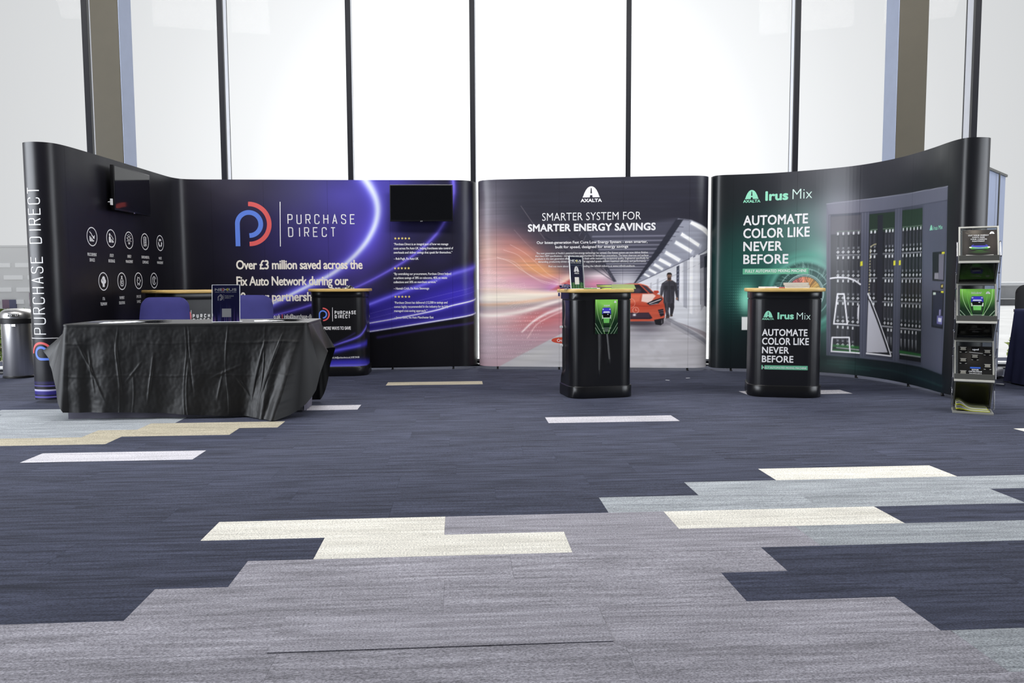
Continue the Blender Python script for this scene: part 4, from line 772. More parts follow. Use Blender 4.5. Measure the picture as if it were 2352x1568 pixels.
q = pc.win(WC_[0] - .19, WC_[0] + .19, WC_[1] - .19, WC_[1] + .19); an = np.arctan2(pc.Z[q] - WC_[1], pc.S[q] - WC_[0]); rd_ = np.hypot(pc.Z[q] - WC_[1], pc.S[q] - WC_[0]); t = np.clip((an + .2) / 3.4, 0, 1)[..., None]
colw = np.where(t < .33, np.array((176, 168, 74)) + t * 3 * (np.array((226, 168, 90)) - np.array((176, 168, 74))), np.where(t < .66, np.array((226, 168, 90)) + (t * 3 - 1) * (np.array((226, 128, 122)) - np.array((226, 168, 90))), np.array((226, 128, 122)) + (t * 3 - 2) * (np.array((214, 96, 140)) - np.array((226, 128, 122))))) / 255
st = (.85 + .22 * np.sin(an * 46 + 3 * np.sin(an * 17)) + .12 * np.sin(an * 111)); al = np.clip((.183 - rd_) / .008, 0, 1)[..., None]; pc.C[q] = pc.C[q] * (1 - al) + np.clip(colw * st[..., None], 0, 1) * al
rr = np.random.RandomState(9)
for i in range(70):
    a = rr.uniform(.3, 3.0); r0 = rr.uniform(.20, .30); pc.line([(WC_[0] + r0 * math.cos(a), WC_[1] + r0 * math.sin(a)), (WC_[0] + (r0 + .05) * math.cos(a + .05), WC_[1] + (r0 + .05) * math.sin(a + .05))], .004, (196, 236, 226), rr.uniform(.2, .7))
dot = [(0.242,1.1044),(0.465,0.445)]
for i in range(18):
    for j in range(22):
        s_ = dot[0][0] - .01 + i * .021 + (j % 2) * .0; z_ = dot[0][1] + .05 - j * .031; a = math.exp(-((i - 9) / 6.5) ** 2 - ((j - 10) / 7.5) ** 2)
        if a > .12: pc.ell((s_, z_), .0038, .0038, (130, 190, 176), .75 * a, .006)
pc.poly([(0.4499,0.6179),(0.5432,0.6185),(0.5747,0.6187),(0.5773,0.4714),(0.4524,0.47)], (226, 228, 228), 1)
# the cabinet
FR_, FRD, FRL = (84, 87, 104), (54, 57, 72), (116, 118, 134)
pc.poly([(1.3265,1.8359),(1.4016,1.8529),(1.6776,1.8555),(2.1202,1.8529),(2.6032,1.8468),(3.0314,1.8335),(3.0499,1.2869),(3.0603,0.7126),(3.0474,0.1896),(2.6593,0.2139),(2.1996,0.2133),(1.7315,0.2112),(1.3644,0.2158)], FR_, 1)
pc.poly([(1.3265,1.8359),(1.4016,1.8529),(1.6776,1.8555),(2.1202,1.8529),(2.6032,1.8468),(3.0314,1.8335),(3.0347,1.7173),(2.6116,1.7201),(2.001,1.7234),(1.3577,1.7229)], (98, 100, 116), .9); pcl([(1.5003,1.7109)], (.25, .25), (134, 132, 146), .7); pcl([(1.4481,1.2876)], (.12, .5), (112, 110, 126), .5)
pc.line([(1.3577,1.7229),(2.0011,1.7219),(2.6116,1.7201),(3.0349,1.7147)], .005, FRD, .9); pc.line([(1.3264,1.8391),(1.6776,1.854),(2.1202,1.8514),(2.6033,1.8455),(3.0314,1.8335)], .006, (150, 152, 166), .9)
for q in ([(1.7382,1.7215),(1.7673,0.2377)], [(1.7743,1.7217),(1.801,0.2327)], [(2.1767,1.7192),(2.2126,0.2295)], [(2.224,1.7178),(2.2644,0.2287)], [(2.6119,1.7146),(2.6805,0.2204)], [(1.3546,1.7199),(1.3834,0.2234)]): pc.line(q, .005, FRD, .9)
D = [[(1.374,1.6998),(1.7036,1.6997),(1.7303,0.2473),(1.4113,0.2608)], [(1.8046,1.6964),(2.1428,1.6932),(2.1744,0.2586),(1.8189,0.2654)], [(2.2575,1.6946),(2.5927,1.6876),(2.6562,0.2598),(2.2847,0.2543)]]
for q, c0_, c1_ in zip(D, ((86, 84, 94), (30, 48, 36), (26, 50, 34)), ((34, 36, 42), (20, 22, 28), (18, 20, 24))):
    pc.poly([tuple(np.array(p) + (np.array(p) - np.mean(q, 0)) * .035) for p in q], (66, 69, 84), 1); pc.poly(q, c1_, 1); pc.poly([q[0], q[1], tuple(np.array(q[1]) + (np.array(q[2]) - np.array(q[1])) * .13), tuple(np.array(q[0]) + (np.array(q[3]) - np.array(q[0])) * .13)], c0_, 1, .01)
pc.blob([(1.5085,1.412)][0], (.16, .3), (92, 88, 98), .6)
def bil(q, u, v):
    a, b, c, d = map(np.array, q); return tuple(a * (1 - u) * (1 - v) + b * u * (1 - v) + c * u * v + d * (1 - u) * v)
LEV = [(.115, .285), (.29, .455), (.46, .62), (.625, .79), (.80, .965)]
for di, (q, n0, n1, u0, u1) in enumerate(((D[0], 5, 5, .2, .97), (D[1], 2, 3, .06, .97), (D[2], 6, 6, .03, .97))):
    for li, (v0, v1) in enumerate(LEV):
        us = list(np.linspace(u0 + .03, u1 - .05, n0)) if di != 1 else [.08, .22, .66, .80, .93]
        if li == 4: us = us[:-1] if di != 1 else us[3:]
        pc.line([bil(q, u0, v1), bil(q, u1, v1)], .014, (176, 178, 184), .9); pc.line([bil(q, u0, v0 - .004), bil(q, u1, v0 - .004)], .007, (110, 128, 112) if li == 0 else (70, 72, 80), .9)
        for u in us:
            wd = .05 if di != 1 else .06
            pc.poly([bil(q, u - wd, v0 + .02), bil(q, u + wd, v0 + .02), bil(q, u + wd, v1 - .05), bil(q, u - wd, v1 - .05)], (44, 45, 53), .95); pc.line([bil(q, u - wd * .6, v0 + .035), bil(q, u - wd * .6, v1 - .06)], .006, (92, 93, 102), .7)
            pc.poly([bil(q, u - wd * .55, v0 + .002), bil(q, u + wd * .55, v0 + .002), bil(q, u + wd * .55, v0 + .022), bil(q, u - wd * .55, v0 + .022)], (222, 224, 228), .95)
            if li < 4 or di == 0:
                p = bil(q, u, v1 - .024); c3 = bil(q, u, v1 - .05); pc.poly([(p[0] - .017, p[1]), (p[0], p[1] + .016), (p[0] + .017, p[1]), (p[0], p[1] - .017)], (226, 228, 232), .95); pc.ell((p[0], p[1]), .0045, .005, (90, 92, 100), .8)
                pc.poly([(c3[0] - .010, c3[1] - .008), (c3[0] + .010, c3[1] - .008), (c3[0] + .010, c3[1] + .014), (c3[0] - .010, c3[1] + .014)], (150, 153, 160), .9); pc.line([(c3[0], c3[1] - .008), (c3[0], c3[1] + .014)], .004, (60, 62, 70), .8)
            else: pc.poly([bil(q, u - .03, v0 + .06), bil(q, u + .03, v0 + .06), bil(q, u + .015, v1 - .03)], (150, 154, 158), .8)
for q in ([(1.4253,0.3392),(1.7237,0.3365),(1.7246,0.3098),(1.426,0.3134)], [(1.4266,0.2908),(1.7253,0.2878),(1.7261,0.2658),(1.4272,0.2682)], [(2.2825,0.3395),(2.6509,0.3378),(2.6524,0.3155),(2.2839,0.3132)]): pc.poly(q, (44, 122, 52), .8, .02)
pc.poly([(1.9078,1.6805),(1.9788,1.6777),(2.0177,0.267),(1.9482,0.2655)], (30, 31, 42), 1)
for i in range(16):
    a = [(1.829,1.3371),(1.8378,0.893)]; pc.ell((a[0][0], a[0][1] + (a[1][1] - a[0][1]) * i / 15), .007, .007, (206, 196, 150), .9)
for i in range(5):
    a = [(1.8354,1.3674),(1.8959,1.3889)]; pc.ell((a[0][0] + (a[1][0] - a[0][0]) * i / 4, a[0][1] + (a[1][1] - a[0][1]) * math.sin(i / 4 * 1.57)), .007, .007, (206, 196, 150), .9)
# control side of the cabinet
pc.poly([(2.7966,1.273),(3.0266,1.2722),(3.0275,1.0109),(2.8154,1.0165)], (24, 25, 32), 1); pc.poly([(2.9166,1.2526),(3.0105,1.2519),(3.0141,1.024),(2.9284,1.0269)], (112, 110, 124), 1, .008); pc.poly([(2.8492,1.0876),(2.9238,1.0867),(2.9282,1.0296),(2.8477,1.0325)], (150, 148, 158), .9)
pc.poly([(2.9698,0.9871),(3.0215,0.9899),(3.0197,0.9453),(2.9674,0.9475)], (34, 32, 26), 1); pc.poly([(2.981,0.9793),(3.012,0.982),(3.0112,0.9583),(2.9799,0.9581)], (214, 196, 110), .9)
pc.poly([(2.8162,0.93),(3.0336,0.9244),(3.0369,0.5929),(2.8267,0.5994)], (24, 25, 33), 1); pc.poly([(2.8339,0.9167),(3.0171,0.9111),(3.0183,0.6077),(2.8453,0.614)], (40, 42, 62), 1, .01); pc.poly([(2.9248,0.7068),(3.0265,0.7059),(3.0216,0.6317),(2.9247,0.6345)], (120, 118, 176), .95, .01); pc.poly([(2.9487,0.6878),(3.0075,0.6865),(3.0048,0.652),(2.9512,0.6546)], (226, 228, 244), 1); pc.poly([(2.9596,0.7615),(2.9917,0.7627),(2.9903,0.7096),(2.9582,0.7082)], (150, 146, 190), .9)
for q in ([(1.7106,1.218),(1.7373,1.2204),(1.7389,1.174),(1.7103,1.1715)], [(2.146,1.214),(2.1748,1.2147),(2.1748,1.1692),(2.146,1.1683)], [(2.2269,1.2147),(2.2572,1.2153),(2.2572,1.1703),(2.2269,1.1695)], [(2.9702,1.2691),(3.0193,1.2699),(3.0206,1.2516),(2.9716,1.2507)], [(2.9823,0.9264),(3.0261,0.9243),(3.0273,0.9086),(2.9834,0.9106)]): pc.poly(q, (226, 222, 60), 1, .005)
pc.poly([(2.8342,0.9126),(2.8857,0.912),(2.8874,0.8905),(2.8358,0.8897)], (206, 220, 206), 1)
pc.poly([(1.8213,0.8266),(2.11,0.3038),(1.8184,0.2794)], (196, 196, 206), 1); pc.poly([(1.7142,0.7825),(1.6928,0.7351),(1.6919,0.6567),(1.7124,0.5666)], (214, 214, 220), 1)
for q in ([(1.3877,1.0463),(1.4703,1.0569),(1.5674,1.0514),(1.6524,1.0227),(1.7183,0.982)], [(1.467,0.8801),(1.5363,0.8807),(1.5816,0.5627),(1.4355,0.5606),(1.467,0.8801)], [(1.4176,0.2644),(1.4217,0.4134),(1.6059,0.4225),(1.6208,0.266),(1.7297,0.2661)], [(1.8153,0.8866),(2.1535,0.2717),(1.8188,0.2701)], [(1.4176,0.2644),(1.6208,0.2644)]): pc.line(q, .016, (240, 240, 246), 1)
pc.poly([(1.8311,0.816),(1.8522,0.8164),(2.1417,0.2826),(2.1108,0.2858)], (24, 25, 32), .9, .006)
pc.poly([(1.3167,0.2065),(1.7317,0.2065),(2.1998,0.2089),(2.6596,0.2097),(3.0574,0.1868),(3.0752,-0.0794),(1.2981,-0.3372)], (16, 28, 32), .9, .03); pcl([(1.5117,0.1219)], (.3, .08), (30, 66, 60), .7); pcl([(2.557,0.1244)], (.5, .08), (24, 44, 52), .8)
for q in ([(1.3826,0.129),(1.7344,0.1248),(2.2039,0.1273),(3.0542,0.0907)], [(1.5124,0.0978),(1.8675,0.0987)], [(1.3818,0.1615),(1.6793,0.1641)]): pc.line(q, .014, (44, 84, 78), .4, .02)
pc.blob((sc_len - .20, 1.1), (.22, 3), (16, 15, 20), .95); pc.grain(.04, 50, 50, 6)
wc, eC = wall_shell('display_wall', [(2.292,9.1),(2.295,8.99),(2.35,8.915),(2.52,8.885),(2.85,8.8),(3.13,8.64),(3.391,8.45),(3.6,8.23),(3.735,7.92),(3.8,7.58),(3.805,7.15),(3.785,6.9),(3.79,6.73),(3.825,6.665),(3.9,6.645),(4,6.66),(4.055,6.72),(4.065,6.85)], 'curved dark green display wall picturing a grey glass-doored cabinet, behind the leaflet rack', [.340, 1.016, 1.683, 2.414, 3.03], pc)
print('wall C', round(time.time() - T0, 1))
k = Ink(wc); q = [(0.462,1.9337),(0.6088,1.9337),(0.5346,2.0341)]; emblem_a(k, q[0][0], q[1][0], (q[0][1] + q[1][1]) / 2, q[2][1]); k.text('AXALTA', [(0.4433,1.8942),(0.6287,1.8932),(0.4428,1.9265)], .045, 1.0); k.text('Irus', [(0.6799,1.9096),(0.9236,1.9065),(0.6779,2.0148)], .04, 1.0); k.build('emblem', m_ink_mint, eC, 'mint arched emblem and bold name')
k = Ink(wc); k.text('Mix', [(0.9675,1.9115),(1.1742,1.9106),(0.9651,2.0213)], -.012, 1.0); k.build('name_lettering', mat('print_pale_mint', (206, 232, 224), .5, vary=0), eC)
k = Ink(wc)
for t, q in (('AUTOMATE', [(0.4491,1.6429),(1.1369,1.6434),(0.4472,1.751)]), ('COLOR LIKE', [(0.4516,1.4975),(1.1576,1.5021),(0.4497,1.6058)]), ('NEVER', [(0.454,1.3549),(0.8719,1.3566),(0.4522,1.4604)]), ('BEFORE', [(0.4564,1.2104),(0.9384,1.2135),(0.4546,1.3161)])): k.text(t, q, .022, 1.04)
k.build('headline', m_ink_w, eC)
k = Ink(wc, .0008); q = [(0.4528,1.1607),(1.1553,1.1647),(1.1567,1.103),(0.4539,1.0968)]; q = [(q[0][0] + (q[1][0] - q[0][0]) * i / 10, q[0][1]) for i in range(11)] + [(q[0][0] + (q[1][0] - q[0][0]) * i / 10, q[3][1]) for i in range(10, -1, -1)]; k.put(q, [(21 - i, 20 - i, i + 1, i) for i in range(10)]); k.build('caption_bar', mat('print_green_bar', (100, 178, 144), .5, vary=0), eC)
k = Ink(wc, .0016); k.text('FULLY AUTOMATED MIXING MACHINE', [(0.4806,1.1137),(1.1344,1.1198),(0.48,1.1464)], .012, 1.04); k.build('caption_lettering', m_ink_w, eC)
k = Ink(wc); q = [(2.7346,1.4651),(2.9773,1.4601),(2.7308,1.5195)]; emblem_a(k, [(2.734,1.4733)][0][0], [(2.7879,1.4698)][0][0], q[0][1] + .006, q[2][1]); k.text('Irus Mix', [(2.8041,1.4714),(2.9714,1.4683),(2.8013,1.5091)], .01, 1); k.build('cabinet_lettering', m_ink_mint, eC)

# ================================================================== promotion counters
m_wood = mat('beech_edge', (206, 172, 104), .4, vary=.12, scale=14, stretch=(1, 1, 12)); m_cblack = mat('counter_black', (15, 15, 17), .32, spec=.5, vary=.05, bump=.05, bscale=30)
m_gap = mat('counter_groove', (8, 8, 9), .6, vary=0)
CNT = {'L': (-1.92, 8.76, 0.6, 0.42, 0.15, 0.0698), 'M': (0.765, 7.02, 0.565, 0.36, 0.12, 0.2094), 'R': (2.44, 7.02, 0.605, 0.4, 0.15, -0.2269), 'K': (-3.3, 7.95, 0.64, 0.42, 0.15, 0.733)}
def cpath(cx, cy, w, d, r, rot, grow=0.0, n=8):
    hw, hd, r = w / 2 + grow, d / 2 + grow, r + grow; pts = [(-hw, hd)]
    for k in range(n + 1):
        a = math.pi + math.pi / 2 * k / n; pts.append((-hw + r + r * math.cos(a), -hd + r + r * math.sin(a)))
    for k in range(n + 1):
        a = 1.5 * math.pi + math.pi / 2 * k / n; pts.append((hw - r + r * math.cos(a), -hd + r + r * math.sin(a)))
    pts.append((hw, hd)); c, s = math.cos(rot), math.sin(rot); return [(cx + x * c - y * s, cy + x * s + y * c) for x, y in pts]
CTOP = .957
def counter(key, label, paint, pmat, disp=None):
    v = CNT[key]; e = empty('promotion_counter', (v[0], v[1], 0), v[5], label, 'counter'); e.rotation_euler = (0, 0, 0)
    sf = Surf(cpath(*v)); P = cpath(*v, grow=-.006)
    MB().prism(cpath(*v, grow=.012), 0, .105, .006).build('plinth', m_cblack, e, world=True, smooth=40)
    MB().prism(P, .104, .93).build('core', m_gap, e, world=True, smooth=40)
    o = link('body_wrap', paint.mesh('body_wrap', sf, d=disp(paint, sf) if disp else 0.0), pmat, e, True)
    MB().prism(cpath(*v, grow=.004), .868, .927, .003).build('collar', m_cblack, e, world=True, smooth=40)
    e_ = MB().prism(cpath(*v, grow=.032, n=20), .927, CTOP, .006).build('countertop', m_wood, e, 40, True); e_['label'] = 'pale beech worktop edge'
    return sf, e
def wrap(key, base=(17, 17, 20), step=.008, z0=.105, z1=.858):
    L = Surf(cpath(*CNT[key])).L; return Paint(0.0, L, z0, z1, step, base)
m_pr = print_mat('counter_print', .33, .45, .04, 4)
# counter with violet trails, in front of the corner wall
p = wrap('L')
for q in ([(0.5789,0.3295),(0.6985,0.3686),(0.8182,0.4076),(0.9015,0.4451),(0.9635,0.4975),(1.0196,0.5452)],): p.glow(q, (.014, .022), (92, 82, 214), .9); p.line(q, (.004, .010), (136, 126, 240), .8, .008, smooth=6)
p.glow([(0.5279,0.2596),(0.6472,0.2835),(0.7968,0.3222),(0.9227,0.3428),(1.0371,0.3599)], (.028, .04), (66, 58, 196), .9); p.glow([(0.528,0.2646),(0.6473,0.2885),(0.7966,0.3122),(0.899,0.3341)], .012, (110, 104, 230), .6)
p.glow([(0.619,0.3543),(0.7391,0.4134),(0.8392,0.4726)], .012, (44, 38, 84), .8)
q = [(0.3666,0.1341),(0.6642,0.1471),(0.8948,0.1469),(1.2243,0.1148)]; p.glow(q, .045, (60, 54, 190), .95); q = [(0.365,0.0984),(0.6634,0.1118),(0.894,0.1104),(1.22,0.0889)]; p.glow(q, .02, (122, 116, 236), .95); p.poly([(0, .105), (3, .105), (3, q[2][1] - .020), (0, q[0][1] - .016)], (12, 12, 16), 1, .006)
sL, eL = counter('L', 'black counter with violet trails and a round emblem, beside the draped table', p, m_pr)
def pd_print(sf, e, c, R, div, name, name2, cap2, wd, tag_=None):
    bl, rd = emblem_p(sf, c, R); bl.build('emblem_stem', m_ink_blue, e, 'blue hooked stem of the emblem'); rd.build('emblem_ring', m_ink_red, e, 'red half ring of the emblem')
    k = Ink(sf); k.ribbon(div, .005); h = name[2][1] - name[0][1]; adv = (name[1][0] - name[0][0] - h * .46) / 7
    stroke_text(k, 'PURCHASE', name[0], (1, 0), (0, 1), h, adv, wd); stroke_text(k, 'DIRECT', name2[0], (1, 0), (0, 1), h, adv, wd); k.build('name_lettering', m_ink_w, e, 'thin white spaced capitals')
q = [(0.5006,0.6801),(0.5746,0.6796)]; pd_print(sL, eL, q[0], q[1][0] - q[0][0], [(0.6048,0.7553),(0.6036,0.6033)], [(0.6299,0.6832),(0.8562,0.6811),(0.6306,0.7152)], [(0.631,0.6391),(0.8554,0.637)], 0, .0065)
k = Ink(sL); k.text('MORE WAYS TO SAVE', [(0.5068,0.5099),(0.7985,0.5114),(0.5076,0.546)], .022, 1); k.build('slogan_lettering', m_ink_w, eL)
k = Ink(sL); q = [(0.4434,0.1938),(0.8851,0.2002),(0.4439,0.214)]; k.text('www.purchase-direct.co.uk | info@purchase-direct.co.uk | 01707 294 000', q, .01, 1); k.build('contact_lettering', m_ink_w, eL)
# plain black counter with a flyer: the wrap is buckled
p = wrap('M', (13, 13, 15), .007)
CR = [(0.5368,0.569),(0.5423,0.1861),(0.6086,0.5677),(0.6381,0.2834)]
def buckle(p, sf):
    S, Z = p.S, p.Z; D = np.zeros(S.shape)
    def crease(a, b, w, h):
        t = np.clip((Z - b[1]) / (a[1] - b[1]), 0, 1); x = b[0] + (a[0] - b[0]) * t; k = np.exp(-((S - x) / w) ** 2) * np.clip((Z - b[1]) / .06, 0, 1); return h * k
    D += crease(CR[0], CR[1], .008, .008) + crease(CR[2], CR[3], .013, .007) - .006 * np.exp(-((S - CR[2][0] + .03) / .03) ** 2) * np.clip((Z - .25) / .2, 0, 1)
    edge = np.clip((.13 - S) / .13, 0, 1); D -= .05 * edge * np.exp(-((Z - .45) / .22) ** 2) * (1 + .4 * np.sin(Z * 26)) ; D += .012 * edge * np.sin(Z * 14)
    return D.ravel()
m_gloss = print_mat('counter_black_wrap', .27, .55, .05, 3)
sM, eM = counter('M', 'plain black counter with buckled wrap and a green flyer, second from the right', p, m_gloss, buckle)
q = [(0.2077,0.579),(0.1524,0.2863)]; c = sM.at(.02, .60, .012)
b = MB()
for zz in (.63, .47): 
    c = sM.at(.035, zz, .014); b.box(c[0] - .012, c[0] + .012, c[1] - .008, c[1] + .008, zz - .018, zz + .004, .002)
b.build('latch', m_white, eM, 'white plastic latch tabs on the left edge', world=True) if False else None
for zz in (.62, .45):
    c = sM.at(.035, zz, .010); MB().box(c[0] - .014, c[0] + .014, c[1] - .012, c[1] + .012, zz - .014, zz + .003, .002).build('latch', m_white, eM, world=True)
# counter with mint lettering, front right
p = wrap('R', (20, 20, 24))
sR, eR = counter('R', 'black counter with mint and white lettering, nearest the leaflet rack', p, m_pr)
k = Ink(sR); q = [(0.4431,0.7024),(0.5226,0.7046),(0.4819,0.7605)]; emblem_a(k, q[0][0], q[1][0], (q[0][1] + q[1][1]) / 2, q[2][1]); k.text('AXALTA', [(0.4328,0.681),(0.5321,0.682),(0.4325,0.6971)], .045, 1); k.text('Irus', [(0.5604,0.6881),(0.697,0.6867),(0.5592,0.7485)], .04, 1); k.build('emblem', m_ink_mint, eR, 'mint arched emblem and bold name')
k = Ink(sR); k.text('Mix', [(0.7204,0.6861),(0.8349,0.6851),(0.719,0.7477)], -.012, 1); k.build('name_lettering', MATS['print_pale_mint'], eR)
k = Ink(sR)
for t, q in (('AUTOMATE', [(0.4347,0.5416),(0.8123,0.5411),(0.4336,0.6018)]), ('COLOR LIKE', [(0.4362,0.4645),(0.8256,0.4627),(0.435,0.5262)]), ('NEVER', [(0.4377,0.3872),(0.6628,0.3864),(0.4366,0.4453)]), ('BEFORE', [(0.4378,0.3082),(0.7003,0.3081),(0.4366,0.3672)])): k.text(t, q, .022, 1.04)
k.build('headline', m_ink_w, eR)
k = Ink(sR, .0008); q = [(0.4346,0.2845),(0.8204,0.2794),(0.8213,0.2429),(0.4353,0.2475)]; zt, zb = (q[0][1] + q[1][1]) / 2, (q[2][1] + q[3][1]) / 2; r_ = [(q[0][0] + (q[1][0] - q[0][0]) * i / 12) for i in range(13)]; k.put([(x, zt) for x in r_] + [(x, zb) for x in r_], [(13 + i, 14 + i, i + 1, i) for i in range(12)]); k.build('caption_bar', MATS['print_green_bar'], eR)
k = Ink(sR, .0016); k.text('FULLY AUTOMATED MIXING MACHINE', [(0.4452,0.2554),(0.8091,0.2516),(0.4449,0.2717)], .012, 1.04); k.build('caption_lettering', m_ink_w, eR)
# angled counter in the corner
p = wrap('K'); sK, eK = counter('K', 'black counter set at an angle in the corner behind the blue chairs', p, m_pr)
q = [(0.5641,0.6966),(0.6315,0.6944)]; pd_print(sK, eK, q[0], .085, [(0.6452,0.7587),(0.6412,0.6206)], [(0.663,0.6847),(0.9403,0.6748),(0.6641,0.7141)], [(0.6637,0.6414),(0.9375,0.6305)], 0, .007)
print('counters', round(time.time() - T0, 1))

# ================================================================== screens
m_bez = mat('screen_bezel', (14, 14, 16), .3, spec=.5, vary=0); m_scr = mat('screen_glass', (6, 7, 10), .06, spec=1.0, vary=0)
def screen(loc, rz, w, h, label):
    e = empty('wall_screen', loc, rz, label, 'screen')
    MB().box(-w / 2, w / 2, 0, .035, -h / 2, h / 2, .006).build('casing', m_bez, e, smooth=30)
    MB().box(-w / 2 + .012, w / 2 - .012, -.0025, .001, -h / 2 + .02, h / 2 - .012).build('display', m_scr, e)
    MB().box(-.10, .10, .035, .085, -.12, .12, .004).build('bracket', m_foot, e)
    MB().box(-.012, .012, -.006, .0, -h / 2 - .006, -h / 2 + .006, .002).build('badge', m_chrome, e)
    return e
screen((-1.036, 9.10, 1.932), math.radians(1), .722, .418, 'black flat screen on the straight violet part of the corner wall, above the quotes')
e = screen((-3.74, 7.84, 1.93), math.radians(90), .74, .425, 'black flat screen on the left wing of the corner wall, above the round icons')
MB().box(-.40, -.385, .01, .03, -.17, -.11, .002).build('cable_clip', m_white, e)
MB().tube([(-.393, .02, -.14), (-.393, .05, -.14), (-.36, .05, -.14)], .005, 6).build('cable', m_white, e)

# ================================================================== table with cloth, chairs
TX, TY, TR, THL, THD, TZ = -2.49, 6.25, math.radians(4.5), .895, .325, .722
e = empty('trestle_table', (TX, TY, 0), TR, 'trestle table hidden under the black cloth', 'table')
MB().box(-THL + .015, THL - .015, -THD + .015, THD - .015, TZ - .032, TZ - .003, .004).build('tabletop', mat('table_laminate', (150, 140, 125), .5), e)
for sx in (-1, 1):
    for sy in (-1, 1): MB().tube([(sx * (THL - .16), sy * (THD - .09), TZ - .032), (sx * (THL - .16), sy * (THD - .05), .0)], .014, 10).build('leg', m_foot, e)
    MB().tube([(sx * (THL - .16), -(THD - .05), .05), (sx * (THL - .16), THD - .05, .05)], .011, 8).build('crossbar', m_foot, e)
# grey liner hanging inside the cloth
ml = mat('liner_grey', (96, 94, 108), .85, vary=.08, scale=6); lp = MB(); per = []
NU = 150
for i in range(NU + 1):
    t = i / NU; x = -THL + .0 + t * 1.50; per.append((x, -THD + .03 + .010 * math.sin(x * 23) * (.4 + .6 * t)))
vs = [(x, y - (.015 if z < .3 else 0), z) for z in (.55, .3, .004) for x, y in per]; fs = [(r * (NU + 1) + i, r * (NU + 1) + i + 1, (r + 1) * (NU + 1) + i + 1, (r + 1) * (NU + 1) + i) for r in range(2) for i in range(NU)]
lp.add(vs, fs); n0 = 40
vs = [(THL - .02 - .05 * (1 - z / .5) + .012 * math.sin(y * 60 + z * 4), y, z) for z in (.58, .4, .2, .006) for y in np.linspace(-.16, .14, n0)]; fs = [(r * n0 + i, r * n0 + i + 1, (r + 1) * n0 + i + 1, (r + 1) * n0 + i) for r in range(3) for i in range(n0 - 1)]
lp.add(vs, fs); o = lp.build('liner', ml, e, smooth=180); o['label'] = 'grey inner liner showing below the cloth'
# the cloth
def cloth(name, parent_loc, rz, HL, HD, top, fn, m, nper=900, nv=96, rad=.03):
    """top sheet plus a skirt whose drop and flare are given along the rim by fn(side, along) -> (drop, flare, slide)"""
    rim = []
    segs = [((-HL, -HD), (HL, -HD), 0), ((HL, -HD), (HL, HD), 1), ((HL, HD), (-HL, HD), 2), ((-HL, HD), (-HL, -HD), 3)]
    tot = 4 * (HL + HD)
    for (a, b, sd) in segs:
        L = math.hypot(b[0] - a[0], b[1] - a[1]); k = int(nper * L / tot); d = ((b[0] - a[0]) / L, (b[1] - a[1]) / L); n = (d[1], -d[0])
        for i in range(k): q = rad + (L - 2 * rad) * i / (k - 1); rim.append((a[0] + d[0] * q, a[1] + d[1] * q, n, sd, q / L))
        c = (b[0] - d[0] * rad - n[0] * rad, b[1] - d[1] * rad - n[1] * rad)
        for i in range(1, 6):
            t = i / 6 * math.pi / 2; nn = (n[0] * math.cos(t) + d[0] * math.sin(t), n[1] * math.cos(t) + d[1] * math.sin(t)); rim.append((c[0] + nn[0] * rad, c[1] + nn[1] * rad, nn, sd + .5, t))
    N = len(rim); vs = []; fs = []
    ins = [(x - n[0] * .02, y - n[1] * .02, top) for x, y, n, s, q in rim]; vs += ins
    for r in range(nv + 1):
        for (x, y, n, s, q) in rim: vs.append(fn(x, y, n, s, q, r / nv))
    for r in range(nv + 1):
        for i in range(N): fs.append((r * N + i, r * N + (i + 1) % N, (r + 1) * N + (i + 1) % N, (r + 1) * N + i)[::-1])
    fs.append(tuple(range(N)))
    b = MB().add(vs, fs); e_ = bpy.data.meshes.new(name); e_.from_pydata(b.v, [], b.f); e_.update(); shade(e_, 180); o = link(name, e_, m); o.location = parent_loc; o.rotation_euler = (0, 0, rz); return o
def sm(t): t = max(0.0, min(1.0, t)); return t * t * (3 - 2 * t)
VC = [-.50, -.40, -.01, .012, .30, .60]; HCZ = [.575, .33]
